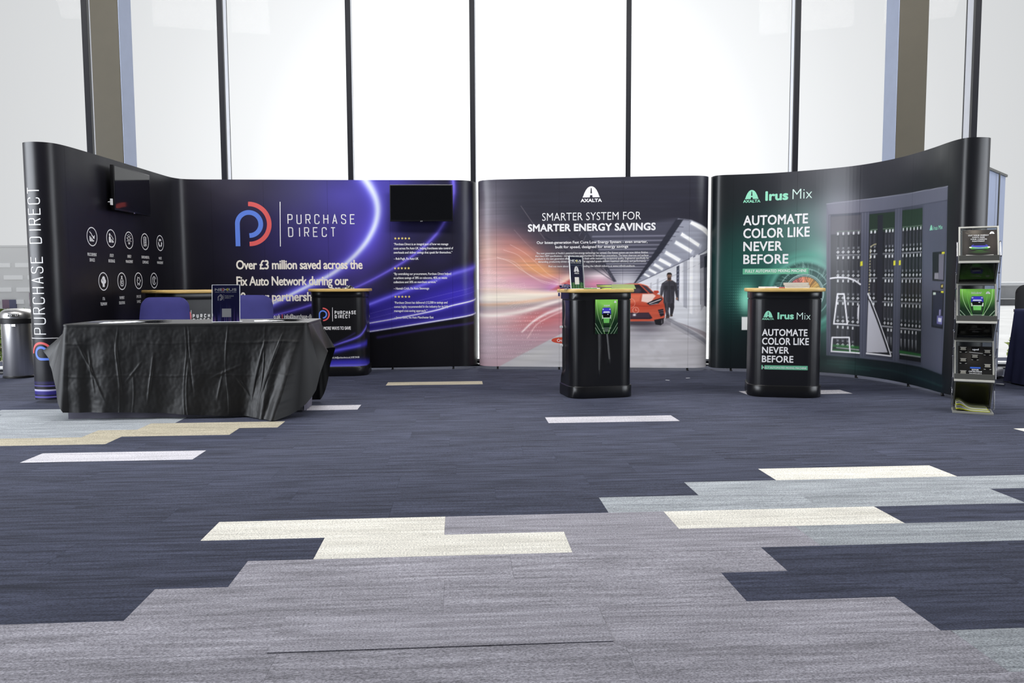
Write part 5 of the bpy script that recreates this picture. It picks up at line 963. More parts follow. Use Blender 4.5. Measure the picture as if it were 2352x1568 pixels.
def drape(x, y, n, s, q, v):
    # side of the rim: 0 front, 1 right, 2 back, 3 left; corners .5, 1.5 ...
    if s == 0: drop, fl, slide = .660 + .055 * sm((x + .7) / 1.4), .05, 0.0
    elif s == 2: drop, fl, slide = .705, .05, 0.0
    else: drop, fl, slide = .235, .22, 0.0
    right = s in (.5, 1, 1.5)
    def corner(kind, t, end):       # t: 0 on the long side .. 1 on the short side
        k = sm(t) ** .8; k2 = sm(t) ** 2.6; base = (.715 if right else .672) if kind == 'f' else .70; return base + (.235 - base) * k, (.06 if kind == 'f' else .05) * (1 - k2) + (.13 if right else .22) * k2
    if s in (.5, 1.5, 2.5, 3.5):
        t = q / (math.pi / 2); kind = 'f' if s in (.5, 3.5) else 'b'; t = t if s in (.5, 2.5) else 1 - t
        drop, fl = corner(kind, t * .45, 0)
    elif s in (1, 3):
        qq = q if s == 1 else 1 - q; L = 2 * THD
        d0, d1 = qq * L, (1 - qq) * L
        if d0 < .15: drop, fl = corner('f', .45 + .55 * d0 / .15, 0)
        elif d1 < .15: drop, fl = corner('b', .45 + .55 * d1 / .15, 0)
        else: fl = (.12 if right else .22) - .05 * math.sin(math.pi * (d0 - .15) / (L - .30))
    d = v * drop; z = TZ - d * (1 - .12 * (fl > .15) * v); r = min(1, d / .03); f = .004 * r + fl * (d / drop) ** 1.1 if drop else 0
    px, py = x, y
    if s in (0, 2):
        # right end of the front gathers inwards and forward into a point
        a = sm((x - .38) / .5) if s == 0 else 0.0
        px -= .17 * a * (d / .7); f += .15 * a * (d / .7) ** 1.3
        # large soft folds that grow downwards
        amp = (d / .7)
        f += .018 * amp * math.exp(-((x + .80 - .03 * d) / .045) ** 2) - .014 * amp * math.exp(-((x + .70) / .05) ** 2)
        f += amp * (.012 * math.sin(x * 9.0 + .6) + .008 * math.sin(x * 21 + d * 3) + .020 * a * math.sin(x * 38 + d * 2))
        # pressed crease grid from packing, and small wrinkles
        for c in VC: f += .0060 * max(0, .55 + 1.1 * noise.noise(Vector((c * 9, z * 3.5, 5)))) * math.exp(-((x - c - .012 * math.sin(d * 9 + c * 7)) / .0055) ** 2) * min(1, d / .1)
        for c in HCZ: f += .0050 * max(0, .45 + 1.3 * noise.noise(Vector((x * 2.6, c * 9, 2)))) * math.exp(-((z - c - .006 * math.sin(x * 11)) / .0065) ** 2)
        for (x0, z0, x1, z1, h) in ((-.80, .60, -.55, .05, .008), (-.72, .55, -.66, .1, .006), (-.52, .62, -.47, .1, .006), (.0, .62, .06, .1, -.006), (-.24, .5, -.30, .05, .007), (.16, .3, .45, .42, .005), (.35, .33, .52, .10, .006), (.60, .6, .48, .04, .010), (.74, .66, .60, .03, .012), (-.45, .28, -.30, .47, .004), (.22, .12, .28, .42, .004)):
            ex, ez = x1 - x0, z1 - z0; L2 = ex * ex + ez * ez; t = max(0, min(1, ((x - x0) * ex + (z - z0) * ez) / L2)); dd = math.hypot(x - x0 - t * ex, z - z0 - t * ez); f += 1.1 * h * math.exp(-(dd / .0075) ** 2) * math.sin(math.pi * min(1, max(0, t * 1.1 + .02)))
        nz = noise.noise(Vector((x * 7, z * 7, 3.1))) * .007 + noise.noise(Vector((x * 19, z * 11, 8.2))) * .0026 + noise.noise(Vector((x * 42, z * 36, 1.2))) * .0016; f += nz * min(1, d / .06)
        f = max(f, .004 * r)
    else:
        f += .012 * math.sin(py * 26 + px * 9) * (d / .24) * .6
        a = sm((px - .5) / .3) if s == .5 else 0.0
        px -= .17 * a * (1 - (q / (math.pi / 2))) * (d / .7); f += .10 * a * (1 - (q / (math.pi / 2))) * (d / .7)
    if s == .5: pass
    top = TZ if d > 0 else TZ
    rr = .012
    if d < rr * 1.57: z = TZ - rr * (1 - math.cos(d / rr)); f2 = -rr + rr * math.sin(d / rr) + rr; f = max(f2 * .8, 0)
    return (px + n[0] * (f + .002), py + n[1] * (f + .002), max(z, .004))
m_cloth = mat('cloth_black', (9, 9, 11), .5, spec=.4, vary=.12, scale=5, bump=.12, bscale=420)
m_cloth.node_tree.nodes['Principled BSDF'].inputs['Sheen Weight'].default_value = .03
o = cloth('tablecloth', (TX, TY, 0), TR, THL, THD, TZ, drape, m_cloth)
tag(o, 'creased black cloth draped over the trestle table at the left', 'tablecloth')
m_blue = mat('chair_fabric_blue', (54, 53, 108), .85, spec=.2, vary=.07, scale=9, bump=.25, bscale=320)
def chair(loc, rz, label, m=m_blue, frame=m_foot, hb=.90):
    e = empty('conference_chair', loc, rz, label, 'chair')
    def pad(name, w, h, th, mtx, bow):
        bm = bmesh.new(); bmesh.ops.create_grid(bm, x_segments=18, y_segments=16, size=.5)
        r = .085
        for v in bm.verts:
            x, y = v.co.x * 2, v.co.y * 2; X_, Y_ = x * w / 2, y * h / 2
            cx, cy = w / 2 - r, h / 2 - r
            if abs(X_) > cx and abs(Y_) > cy:
                dx, dy = abs(X_) - cx, abs(Y_) - cy; l = math.hypot(dx, dy); m_ = max(dx, dy)
                if l > 1e-6: X_ = math.copysign(cx + dx * m_ / l, X_); Y_ = math.copysign(cy + dy * m_ / l, Y_)
            e1 = max(abs(x), abs(y)); v.co = (X_ * (1 - .07 * (y > 0) * abs(y)), Y_, th / 2 * (1 - .7 * e1 ** 6) + bow * x * x)
        g = bmesh.ops.duplicate(bm, geom=bm.verts[:] + bm.edges[:] + bm.faces[:]); nv = [q for q in g['geom'] if isinstance(q, bmesh.types.BMVert)]; nf = [q for q in g['geom'] if isinstance(q, bmesh.types.BMFace)]
        for v in nv: v.co.z = v.co.z - 2 * (v.co.z - bow * (v.co.x / (w / 2)) ** 2)
        bmesh.ops.reverse_faces(bm, faces=nf); ed = [q for q in bm.edges if q.is_boundary]; bmesh.ops.bridge_loops(bm, edges=ed); bm.transform(mtx); b = MB(); b.bm(bm); return b.build(name, m, e, smooth=60)
    pad('seat', .46, .45, .07, Matrix.Translation((0, 0, .455)), 0)
    pad('backrest', .455, .42, .055, Matrix.Translation((0, .23, hb - .21)) @ Matrix.Rotation(math.radians(82), 4, 'X'), -.02)
    for sx in (-1, 1):
        MB().tube([(sx * .20, -.19, .43), (sx * .215, -.22, 0)], .011, 8).build('leg', frame, e)
        MB().tube([(sx * .20, .17, .43), (sx * .215, .25, 0)], .011, 8).build('leg', frame, e)
        MB().tube([(sx * .17, .10, .42), (sx * .17, .235, .46), (sx * .17, .262, .62)], .011, 8).build('back_frame', frame, e)
    MB().tube([(-.2, -.19, .42), (.2, -.19, .42), (.2, .17, .42), (-.2, .17, .42), (-.2, -.19, .42)], .011, 8).build('seat_frame', frame, e)
    return e
chair((-3.16, 6.90, 0), math.radians(2), 'blue upholstered chair behind the table, left of the two, in front of the angled counter')
chair((-2.425, 6.94, 0), math.radians(-3), 'blue upholstered chair behind the acrylic sign on the table', hb=.915)

# ================================================================== acrylic signs
m_acr = clear_mat('clear_acrylic', (1, 1, 1), .98, .02, 1.15); m_acre = mat('acrylic_edge', (196, 200, 206), .2, spec=.6, vary=0); P_CARD = print_mat('printed_card', .45, .08)
def nexus(ink, sh_w, z, cap, xs=None):
    pass
def sign(loc, rz, label, kind):
    e = empty('sign_holder', loc, rz, label, 'sign'); w, h, lean = .205, .285, (.022 if kind else .03)
    b = MB(); b.add([(-w / 2, 0, .004), (w / 2, 0, .004), (w / 2, lean, h), (-w / 2, lean, h), (-w / 2, .004, .004), (w / 2, .004, .004), (w / 2, lean + .004, h), (-w / 2, lean + .004, h)], [(0, 1, 2, 3), (5, 4, 7, 6), (0, 4, 5, 1), (1, 5, 6, 2), (2, 6, 7, 3), (3, 7, 4, 0)]); b.build('front_pane', m_acr, e)
    b = MB()
    for sx in (-1, 1): b.add([(sx * w / 2 - .002, -.002, .004), (sx * w / 2 + .002, -.002, .004), (sx * w / 2 + .002, lean - .002, h), (sx * w / 2 - .002, lean - .002, h), (sx * w / 2 - .002, .006, .004), (sx * w / 2 + .002, .006, .004), (sx * w / 2 + .002, lean + .006, h), (sx * w / 2 - .002, lean + .006, h)], [(0, 1, 2, 3), (5, 4, 7, 6), (0, 4, 5, 1), (1, 5, 6, 2), (2, 6, 7, 3), (3, 7, 4, 0)])
    b.box(-w / 2, w / 2, lean - .002, lean + .006, h - .002, h + .002); b.build('edge', m_acre, e)
    MB().box(-w / 2, w / 2, -.004, .085, 0, .005, .001).build('base', m_white if kind else m_white, e)
    su = (1, 0, 0); sv = Vector((0, lean, h - .004)).normalized(); sh = Sheet((-w / 2 + .004, .0055, .006), su, tuple(sv)); W_, H_ = w - .008, h - .008
    p = Paint(0, W_, 0, H_, .0016, (48, 48, 96)); rs = random.Random(4)
    p.blob((W_ / 2, H_ * .9), (.12, .08), (56, 58, 104), .8)
    if kind == 0:
        for i in range(46):
            x = rs.random() * W_; hh = H_ * rs.uniform(.15, .55) * (1.25 - abs(x / W_ - .5)); c = rs.choice([(120, 90, 210), (96, 90, 220), (176, 120, 214), (150, 170, 240), (206, 160, 210)]); w_ = p.win(x - .004, x + .004, 0, hh); wdt = rs.uniform(.0008, .003)
            p.mix(w_, c, .8 * np.exp(-((p.S[w_] - x) / wdt) ** 2) * np.clip(1 - p.Z[w_] / hh, 0, 1))
    else:
        p.C[:] = np.array((20, 22, 50)) / 255; w_ = p.win(-1, 1, 0, H_ * .19); p.mix(w_, (34, 92, 44), np.full(p.S[w_].shape, .9))
        for x, c in ((.22, (206, 196, 150)), (.42, (190, 160, 170)), (.58, (140, 214, 214)), (.82, (150, 200, 150))): w_ = p.win(x * W_ - .006, x * W_ + .006, 0, H_ * .2); p.mix(w_, c, .8 * np.exp(-((p.S[w_] - x * W_) / .003) ** 2))
        for y in (.03, .07, .11, .15): w_ = p.win(-1, 1, H_ * y, H_ * y + .003); p.mix(w_, (120, 170, 110), np.full(p.S[w_].shape, .5))
        w_ = p.win(-1, 1, H_ * .735, H_ * .75); p.mix(w_, (96, 116, 130), np.full(p.S[w_].shape, .8))
    q0 = (.34, .57, .11, .30) if kind == 0 else (.33, .66, .13, .36)
    pts = [(q0[0] * W_, q0[2] * H_), (q0[1] * W_, q0[2] * H_), (q0[1] * W_, q0[3] * H_), (q0[0] * W_, q0[3] * H_)]
    if kind == 0: pts = [(.34 * W_, .12 * H_), (.69 * W_, .12 * H_), (.69 * W_, .355 * H_), (.34 * W_, .355 * H_)]
    p.poly(pts, (236, 236, 234), 1)
    o = link('insert', p.mesh('insert', sh), P_CARD, e); k = Ink(sh, .0006)
    zz = H_ * .845; ch = H_ * .072
    k.text('NE', [(W_ * .075, zz), (W_ * .36, zz), (0, zz + ch)], .05, 1); k.text('US', [(W_ * .60, zz), (W_ * .90, zz), (0, zz + ch)], .05, 1)
    k.ribbon([(W_ * .38, zz), (W_ * .58, zz + ch)], .007); k.ribbon([(W_ * .58, zz), (W_ * .38, zz + ch)], .007)
    for i in range(4): k.ribbon([(W_ * (.08 + .21 * i), zz - .009), (W_ * (.26 + .21 * i), zz - .009)], .0035)
    if kind == 0:
        c = (W_ * .265, H_ * .665); R = .024; T = lambda x, y: (c[0] + x * R, c[1] + y * R)
        k.ribbon([T(.9 * math.sin(math.pi * i / 20), .9 * math.cos(math.pi * i / 20)) for i in range(21)], .005); k.ribbon([T(-.52, -1.0 + .25 * i) for i in range(5)] + [T(-.52 * math.cos(math.pi * 1.5 * i / 24), .52 * math.sin(math.pi * 1.5 * i / 24)) for i in range(25)], .005)
        k.ribbon([(W_ * .41, H_ * .58), (W_ * .41, H_ * .75)], .0016)
        k.line('PURCHASE', W_ * .455, H_ * .685, .010, .03, 1.25, .85, 'L', W_ * .40); k.line('DIRECT', W_ * .455, H_ * .635, .010, .03, 1.25, .85, 'L', W_ * .28)
    else:
        emblem_a(k, W_ * .29, W_ * .70, H_ * .53, H_ * .71); k.line('AXALTA', W_ * .5, H_ * .46, .014, .05, 1, 1.0, 'C', W_ * .52)
    k.build('lettering', m_ink_w, e, world=False)
    k = Ink(sh, .001); x = W_ * (.375 if kind == 0 else .40); y = zz + ch / 2; k.poly([(x - .010, y), (x, y - .012), (x + .010, y), (x, y + .012)]); k.build('lettering_accent', mat('print_accent_red', (206, 74, 92), .5, vary=0) if kind == 0 else m_foot, e, world=False)
    k = Ink(sh, .001); x = W_ * .56; k.poly([(x - .010, y), (x, y - .012), (x + .008, y), (x, y + .012)]); k.build('lettering_accent', mat('print_accent_yellow', (232, 222, 50), .5, vary=0), e, world=False)
    return e
sign((-2.185, 5.985, TZ + .003), math.radians(6), 'upright acrylic sign with violet light streaks standing on the draped table', 0)
sign((.585, 6.93, CTOP), math.radians(50), 'upright acrylic sign with a green foot, turned aside on the plain black counter', 1)

# ================================================================== flyer on the counter
def leaf_art(p, x0, x1, z0, z1, wide=False):
    """green cover: nested contour lines round a car seen from above, blue at its tail and green at its nose"""
    W_, H_ = x1 - x0, z1 - z0; X_ = lambda u: x0 + u * W_; Y_ = lambda v: z0 + v * H_
    w_ = p.win(x0, x1, z0, z1); t = (p.Z[w_] - z0) / H_; dx = np.abs((p.S[w_] - x0) / W_ - .5); g = np.clip((t - .22) * 1.7 - dx * .6, 0, 1)[..., None]
    p.C[w_] = (np.array((16, 40, 24)) * (1 - g) + np.array((140, 214, 92)) * g) / 255
    for k, (a, b) in enumerate(((.06, .0), (.20, .2))):
        for sg in (-1, 1): p.line([(X_(.5 + sg * (.5 - a)), Y_(1)), (X_(.5 + sg * (.48 - a)), Y_(.72)), (X_(.5 + sg * (.38 - a * .8)), Y_(.45)), (X_(.5 + sg * (.22 - a * .3)), Y_(.22)), (X_(.5 + sg * .06), Y_(-.02))], .0030 * W_ / .2, (200, 236, 180) if k == 0 else (120, 196, 96), .8, smooth=6)
    for o_ in (.26, .44): 
        for sg in (-1, 1): p.line([(X_(.5 + sg * .5), Y_(.5 - o_ * .7)), (X_(.5 + sg * .32), Y_(.30 - o_ * .7)), (X_(.5 + sg * .1), Y_(.05 - o_ * .5))], .003 * W_ / .2, (200, 226, 196), .8, smooth=4)
    sx = .9 if wide else 1.0
    R = lambda pts: [(X_(.5 + u * sx), Y_(v)) for u, v in pts]
    p.poly(R([(-.20, .70), (-.17, .76), (.17, .76), (.20, .70), (.21, .40), (.17, .27), (-.17, .27), (-.21, .40)]), (34, 60, 34), 1)
    p.poly(R([(-.20, .58), (-.19, .74), (-.13, .765), (.13, .765), (.19, .74), (.20, .58)]), (58, 56, 176), 1); p.poly(R([(-.13, .60), (.13, .60), (.11, .74), (-.11, .74)]), (72, 66, 206), .9)
    p.poly(R([(-.13, .655), (.13, .655), (.15, .615), (-.15, .615)]), (226, 234, 236), 1); p.poly(R([(-.15, .60), (.15, .60), (.17, .52), (.12, .48), (-.12, .48), (-.17, .52)]), (12, 14, 14), 1)
    p.poly(R([(-.20, .55), (-.17, .55), (-.14, .45), (-.19, .44)]), (226, 240, 222), .9); p.poly(R([(.20, .55), (.17, .55), (.14, .45), (.19, .44)]), (226, 240, 222), .9)
    p.poly(R([(-.14, .47), (.14, .47), (.12, .32), (-.12, .32)]), (110, 190, 96), 1); p.poly(R([(-.13, .475), (.13, .475), (.13, .455), (-.13, .455)]), (236, 244, 234), .9); p.ell((X_(.5 + .06), Y_(.57)), .006 * W_ / .2, .004 * H_ / .28, (230, 240, 240), .9)
    for sg in (-1, 1): p.ell((X_(.5 + sg * .15 * sx), Y_(.715)), .006 * W_ / .2, .006 * H_ / .28, (220, 226, 250), .8)
    for v, a in ((.17, .20), (.125, .10), (.085, .14)): p.line([(X_(.5 - a), Y_(v)), (X_(.5 + a), Y_(v))], .012 * H_, (206, 214, 206), .8)
q = [(0.5098,0.8656),(0.7152,0.8676),(0.717,0.5658),(0.5109,0.5657)]
s0, s1 = q[0][0], q[1][0]; z1 = (q[0][1] + q[1][1]) / 2; z0 = (q[2][1] + q[3][1]) / 2
p = Paint(s0, s1, z0, z1, .0016); leaf_art(p, s0, s1, z0, z1)
e = empty('flyer', tuple(float(v) for v in sM.at((s0 + s1) / 2, z0, .012)), 0, 'green flyer with a blue and green car fixed to the plain black counter', 'flyer')
link('sheet', p.mesh('sheet', sM, d=.011, back=.0008), P_CARD, e, True)
k = Ink(sM, .0126); k.line('BE', (s0 + s1) / 2 - .006, z0 + (z1 - z0) * .80, .014, -.004, 1, .9, 'R'); k.line('LEAF', (s0 + s1) / 2 - .004, z0 + (z1 - z0) * .80, .014, .03, 1, .9, 'L'); emblem_a(k, s1 - .036, s1 - .014, z1 - .030, z1 - .010); k.build('lettering', m_ink_w, e)

# ================================================================== things on the worktops and the table
def booklet(name, loc, rz, w, d, h, mc, mp, label, cat, group=None, spine=True):
    e = empty(name, loc, rz, label, cat, group)
    MB().box(-w / 2 + .001, w / 2 - .002, -d / 2 + .002, d / 2 - .002, .0012, h - .0012).build('pages', mp, e)
    b = MB().box(-w / 2, w / 2, -d / 2, d / 2, 0, .0012).box(-w / 2, w / 2, -d / 2, d / 2, h - .0012, h)
    if spine: b.box(-w / 2 - .001, -w / 2 + .001, -d / 2, d / 2, 0, h)
    b.build('cover', mc, e); return e
m_page = mat('paper_white', (234, 234, 230), .7, vary=.03, scale=120, stretch=(1, 1, 30)); m_covk = mat('cover_black', (20, 20, 22), .45); m_covg = mat('cover_lime', (176, 206, 92), .5, vary=.04); m_paper = mat('leaflet_white', (226, 228, 232), .6, vary=.05)
m_pagel = mat('paper_lime', (206, 222, 150), .7, vary=.05, scale=120, stretch=(1, 1, 30)); m_cgrey = mat('cover_grey', (110, 104, 106), .4)
POS4 = ('lowest', 'second from the bottom', 'third from the bottom', 'topmost')
for i in range(4):
    booklet('notebook', (2.545 - .004 * i + (.004 if i % 2 else 0), 7.00 + .003 * i, CTOP + .0125 * i), math.radians(-24 + (1.5 if i == 0 else -.6 * i)), .205, .146, .012, m_covk, m_page, 'black notebook, %s of the stack on the mint lettered counter' % POS4[i], 'notebook', 'notebooks stacked on the counter')
for i in range(4):
    booklet('brochure', (.935 - .004 * i, 6.985 + .004 * i, CTOP + .0105 * i), math.radians(30 + 1.5 * i), .27, .20, .010, m_covg if i % 2 == 0 else m_cgrey, m_pagel, 'lime edged brochure, %s of the pile on the plain black counter' % POS4[i], 'brochure', 'brochures piled on the counter')
def pen(loc, rz, m1, m2, label, group):
    e = empty('pen', loc, rz, label, 'pen', group)
    MB().tube([(-.07, 0, .005), (.05, 0, .005)], .005, 8).build('barrel', m1, e); MB().tube([(.05, 0, .005), (.07, 0, .005)], [.0045, .001], 8).build('tip', m2, e); MB().box(-.068, -.03, -.001, .001, .009, .0115).build('clip', m2, e)
m_red = mat('plastic_red', (168, 36, 40), .4); m_green = mat('plastic_green', (92, 150, 76), .4); m_navy = mat('lanyard_navy', (34, 38, 92), .6)
pen((2.30, 6.915, CTOP), math.radians(-10), m_white, m_red, 'white and red pen lying flat on the mint lettered counter', 'pens on the mint lettered counter')
pen((2.36, 6.93, CTOP), math.radians(-30), m_red, m_white, 'red barrelled pen on the mint lettered counter', 'pens on the mint lettered counter')
e = empty('pen_box', (2.27, 6.97, CTOP), math.radians(-14), 'flat white card box on the left of the mint lettered counter', 'box'); MB().box(-.075, .075, -.03, .03, 0, .014, .001).build('tray', m_white, e); MB().box(.01, .055, -.0305, -.0301, .002, .012).build('label', m_red, e)
pen((.70, 6.90, CTOP), math.radians(14), m_green, m_white, 'green pen on the plain black counter', 'pens on the plain black counter')
pen((.73, 6.935, CTOP), math.radians(4), m_white, m_navy, 'white pen with a navy clip on the plain black counter', 'pens on the plain black counter')
pen((.745, 6.99, CTOP), math.radians(24), m_navy, m_white, 'navy pen behind the others on the plain black counter', 'pens on the plain black counter')
# lanyards heaped at the left edge, one strap end hanging over
def lanyard(seed, hang, label):
    rs = random.Random(seed); e = empty('lanyard', (.475, 6.87, CTOP), 0, label, 'lanyard', 'lanyards heaped on the plain black counter'); pts = []
    for i in range(26): a = i * .75 + seed; r = .018 + .030 * rs.random(); pts.append((.0 + r * 1.15 * math.cos(a), r * math.sin(a) + .02, .006 + .034 * (i / 26) * rs.random() + .004 * (seed % 3)))
    if hang:
        pts = [(.02, .01, .01), (-.02, -.02, .012), (-.045, -.035, .008), (-.060, -.042, -.004), (-.064, -.045, -.03)]
    P = spline(pts, 4); b = MB(); W2 = .006; vs = []
    for i, q in enumerate(P): d = P[min(i + 1, len(P) - 1)] - P[max(i - 1, 0)]; n = np.array([-d[1], d[0], .35 * abs(d).sum()]); n = n / (np.linalg.norm(n) + 1e-9) * W2; vs += [q - n, q + n, q + n + np.array([0, 0, .0015]), q - n + np.array([0, 0, .0015])]
    fs = []
    for i in range(len(P) - 1):
        for j in range(4): fs.append((i * 4 + j, i * 4 + (j + 1) % 4, i * 4 + 4 + (j + 1) % 4, i * 4 + 4 + j))
    b.add(vs, fs).build('strap', m_navy, e)
    c = P[-1]; MB().box(c[0] - .008, c[0] + .008, c[1] - .003, c[1] + .003, c[2] - .03, c[2], .001).build('clip', m_chrome if not hang else m_navy, e)
lanyard(1, False, 'navy lanyard in the heap beside the turned acrylic sign'); lanyard(2, False, 'second navy lanyard in the heap beside the turned acrylic sign'); lanyard(5, True, 'navy lanyard with its end hanging over the left edge of the counter')
# sweets in black and white wrappers
m_wk = mat('wrapper_black', (22, 22, 26), .3, spec=.6); m_ww = mat('wrapper_white', (214, 216, 222), .35)
def sweet_mesh(m):
    b = MB(); b.lathe([(.001, -.006), (.007, -.005), (.0095, 0), (.007, .005), (.001, .006)], 10)
    for sx in (-1, 1): b.add([(sx * .008, -.002, 0), (sx * .008, .002, 0), (sx * .017, .007, .002), (sx * .017, -.007, -.001)], [(0, 1, 2, 3)])
    me = bpy.data.meshes.new('sweet'); me.from_pydata(b.v, [], b.f); me.materials.append(m); return me
sk, sw = sweet_mesh(m_wk), sweet_mesh(m_ww); rs = random.Random(21)
pile = []
for layer, n_, rx in ((0, 17, .055), (1, 11, .04), (2, 6, .024)):
    for i in range(n_): a = rs.uniform(0, 6.28); r = rx * math.sqrt(rs.random()); pile.append((-1.80 + r * math.cos(a), 8.70 + r * math.sin(a), CTOP + .007 + .0115 * layer))
for i in range(14): pile.append((-1.99 + .017 * i / 1.4 + rs.uniform(-.006, .006), 8.66 + rs.uniform(-.03, .05), CTOP + .007))
for i, q in enumerate(pile):
    o = bpy.data.objects.new('sweet', sk if rs.random() < .55 else sw); COL.objects.link(o); o.location = q; o.rotation_euler = (rs.uniform(-.3, .3), rs.uniform(-.3, .3), rs.uniform(0, 3.1)); white = o.data is sw
    tag(o, 'small %s wrapped sweet on the counter with violet trails' % ('white' if white else 'black'), 'sweet', '%s sweets heaped on the counter with violet trails' % ('white' if white else 'black'))
e = empty('sweet_tray', (-1.86, 8.70, CTOP), math.radians(4), 'flat black tray under the sweets on the counter with violet trails', 'tray') if False else None
# leaflets on the draped table
def leaflet(loc, rz, w, d, m, label, group, fold=0.0, h=.0012):
    b = MB().box(-w / 2, w / 2, -d / 2, d / 2, 0, h)
    if fold: b.add([(-w / 2, -d / 2, h), (-w / 2, d / 2, h), (w / 2, d / 2, h + fold), (w / 2, -d / 2, h + fold), (w / 2, d / 2, h + fold + .0008), (w / 2, -d / 2, h + fold + .0008), (-w / 2, d / 2, h + .0008), (-w / 2, -d / 2, h + .0008)], [(3, 2, 1, 0), (7, 6, 4, 5), (0, 7, 5, 3), (1, 2, 4, 6), (2, 3, 5, 4), (0, 1, 6, 7)])
    o = b.build('leaflet', m); o.location = loc; o.rotation_euler = (0, 0, rz); tag(o, label, 'leaflet', group); return o
TT = TZ + .0015
c, s = math.cos(TR), math.sin(TR); tp = lambda u, v, k=0: (TX + u * c - v * s, TY + u * s + v * c, TT + k)
for i in range(5): leaflet(tp(-.60 + .052 * i, -.17 + .01 * i, .0014 * i), TR + math.radians(10 - 9 * i), .15, .21, m_paper, 'white leaflet in the fan left of the acrylic sign, %s from the left' % ('first', 'second', 'third', 'fourth', 'fifth')[i], 'white leaflets fanned on the left of the table')
leaflet(tp(-.31, -.13, .0075), TR + math.radians(-20), .21, .16, m_covk, 'black folded leaflet lying over the white fan, left of the acrylic sign', None, .010)
leaflet(tp(-.47, .10), TR + math.radians(35), .15, .21, m_covk, 'black leaflet flat on the cloth behind the white fan', None)
leaflet(tp(-.76, -.02), TR + math.radians(12), .15, .21, mat('leaflet_slate', (66, 68, 82), .5), 'slate grey leaflet at the far left of the table', None)
for i in range(4): leaflet(tp(.50 + .05 * i, -.10 + .012 * i, .0014 * i), TR + math.radians(14 - 10 * i), .10, .21, m_paper, 'white leaflet in the fan right of the acrylic sign, %s from the left' % ('first', 'second', 'third', 'fourth')[i], 'white leaflets fanned on the right of the table')
leaflet(tp(.68, -.03, .0065), TR + math.radians(-12), .24, .17, m_covk, 'black folded leaflet lying over the white fan, right of the acrylic sign', None, .012)
print('small things', round(time.time() - T0, 1))

# ================================================================== leaflet rack
RX, RY, RZ_ = 3.565, 6.02, math.radians(-27)
e = empty('leaflet_rack', (RX, RY, 0), RZ_, 'zigzag folding leaflet rack with three tilted trays at the right', 'leaflet rack')
m_alu = mat('rack_aluminium', (150, 150, 144), .35, metal=.15, vary=.03); m_alud = mat('rack_grey', (84, 84, 80), .4, vary=.03); m_smoke = clear_mat('smoked_acrylic', (.92, .94, .92), .88, .06)
TR3 = [(1.185, 1.425), (.730, .985), (.285, .545)]; HWR = .128
def slab(b, x0, x1, y0, z0, y1, z1, th):
    n = Vector((0, -(z1 - z0), y1 - y0)).normalized() * th
    b.add([(x0, y0, z0), (x1, y0, z0), (x1, y1, z1), (x0, y1, z1), (x0, y0 + n.y, z0 + n.z), (x1, y0 + n.y, z0 + n.z), (x1, y1 + n.y, z1 + n.z), (x0, y1 + n.y, z1 + n.z)], [(3, 2, 1, 0), (4, 5, 6, 7), (0, 1, 5, 4), (1, 2, 6, 5), (2, 3, 7, 6), (3, 0, 4, 7)]); return b
nxt = [.985, .545, .028]
for (zl, zt), zn in zip(TR3, nxt):
    slab(MB(), -HWR, HWR, -.085, zl - .025, .085, zt, .004).build('tray_back', m_smoke, e)
    fr = MB()
    for sx in (-1, 1): slab(fr, sx * HWR - .006, sx * HWR + .006, -.09, zl - .03, .085, zt + .003, .010)
    slab(fr, -HWR, HWR, .080, zt - .008, .087, zt + .004, .010); fr.build('tray_frame', m_alu, e)
    MB().box(-HWR - .005, HWR + .005, -.108, -.100, zl - .032, zl + .022, .002).box(-HWR - .005, HWR + .005, -.108, -.078, zl - .035, zl - .030).build('lip', m_alud, e)
    MB().box(-HWR - .006, HWR + .006, -.113, -.106, zl - .037, zl - .020, .003).build('lip_trim', mat('rack_trim', (205, 203, 194), .35), e)
    slab(MB(), -HWR + .004, HWR - .004, -.095, zl - .04, .080, zn + .01, .004).build('link_panel', m_smoke, e)
    fr = MB()
    for sx in (-1, 1): slab(fr, sx * (HWR - .004) - .005, sx * (HWR - .004) + .005, -.096, zl - .04, .080, zn + .008, .008)
    slab(fr, -HWR, HWR, .072, zn + .010, .082, zn - .004, .010); fr.build('link_frame', m_alud, e)
for sx in (-1, 1):
    x = sx * (HWR + .014); zz = [1.31, 1.20, 1.075, .955, .86, .72, .63, .50, .43, .27, .18, .035]; P = [(x, (-.05 if i % 2 else .01) - (.03 if i % 4 == 1 else 0), z) for i, z in enumerate(zz)]
    MB().tube(P, .0035, 6).build('scissor_arm', m_chrome, e)
    b = MB()
    for q in P[1:-1]: MB
    for i, q in enumerate(P[:-1]): MB().tube([(q[0] - .006, q[1], q[2]), (q[0] + .006, q[1], q[2])], .006, 8).build('pivot', m_chrome, e)
MB().box(-HWR - .008, HWR + .008, -.112, -.100, 0, .018, .003).box(-HWR - .008, HWR + .008, .085, .097, 0, .018, .003).box(-HWR - .008, -HWR + .006, -.105, .09, 0, .014, .002).box(HWR - .006, HWR + .008, -.105, .09, 0, .014, .002).build('base', m_alu, e)
MB().box(-HWR, HWR, -.10, .09, .014, .018).build('base_shelf', m_alud, e)
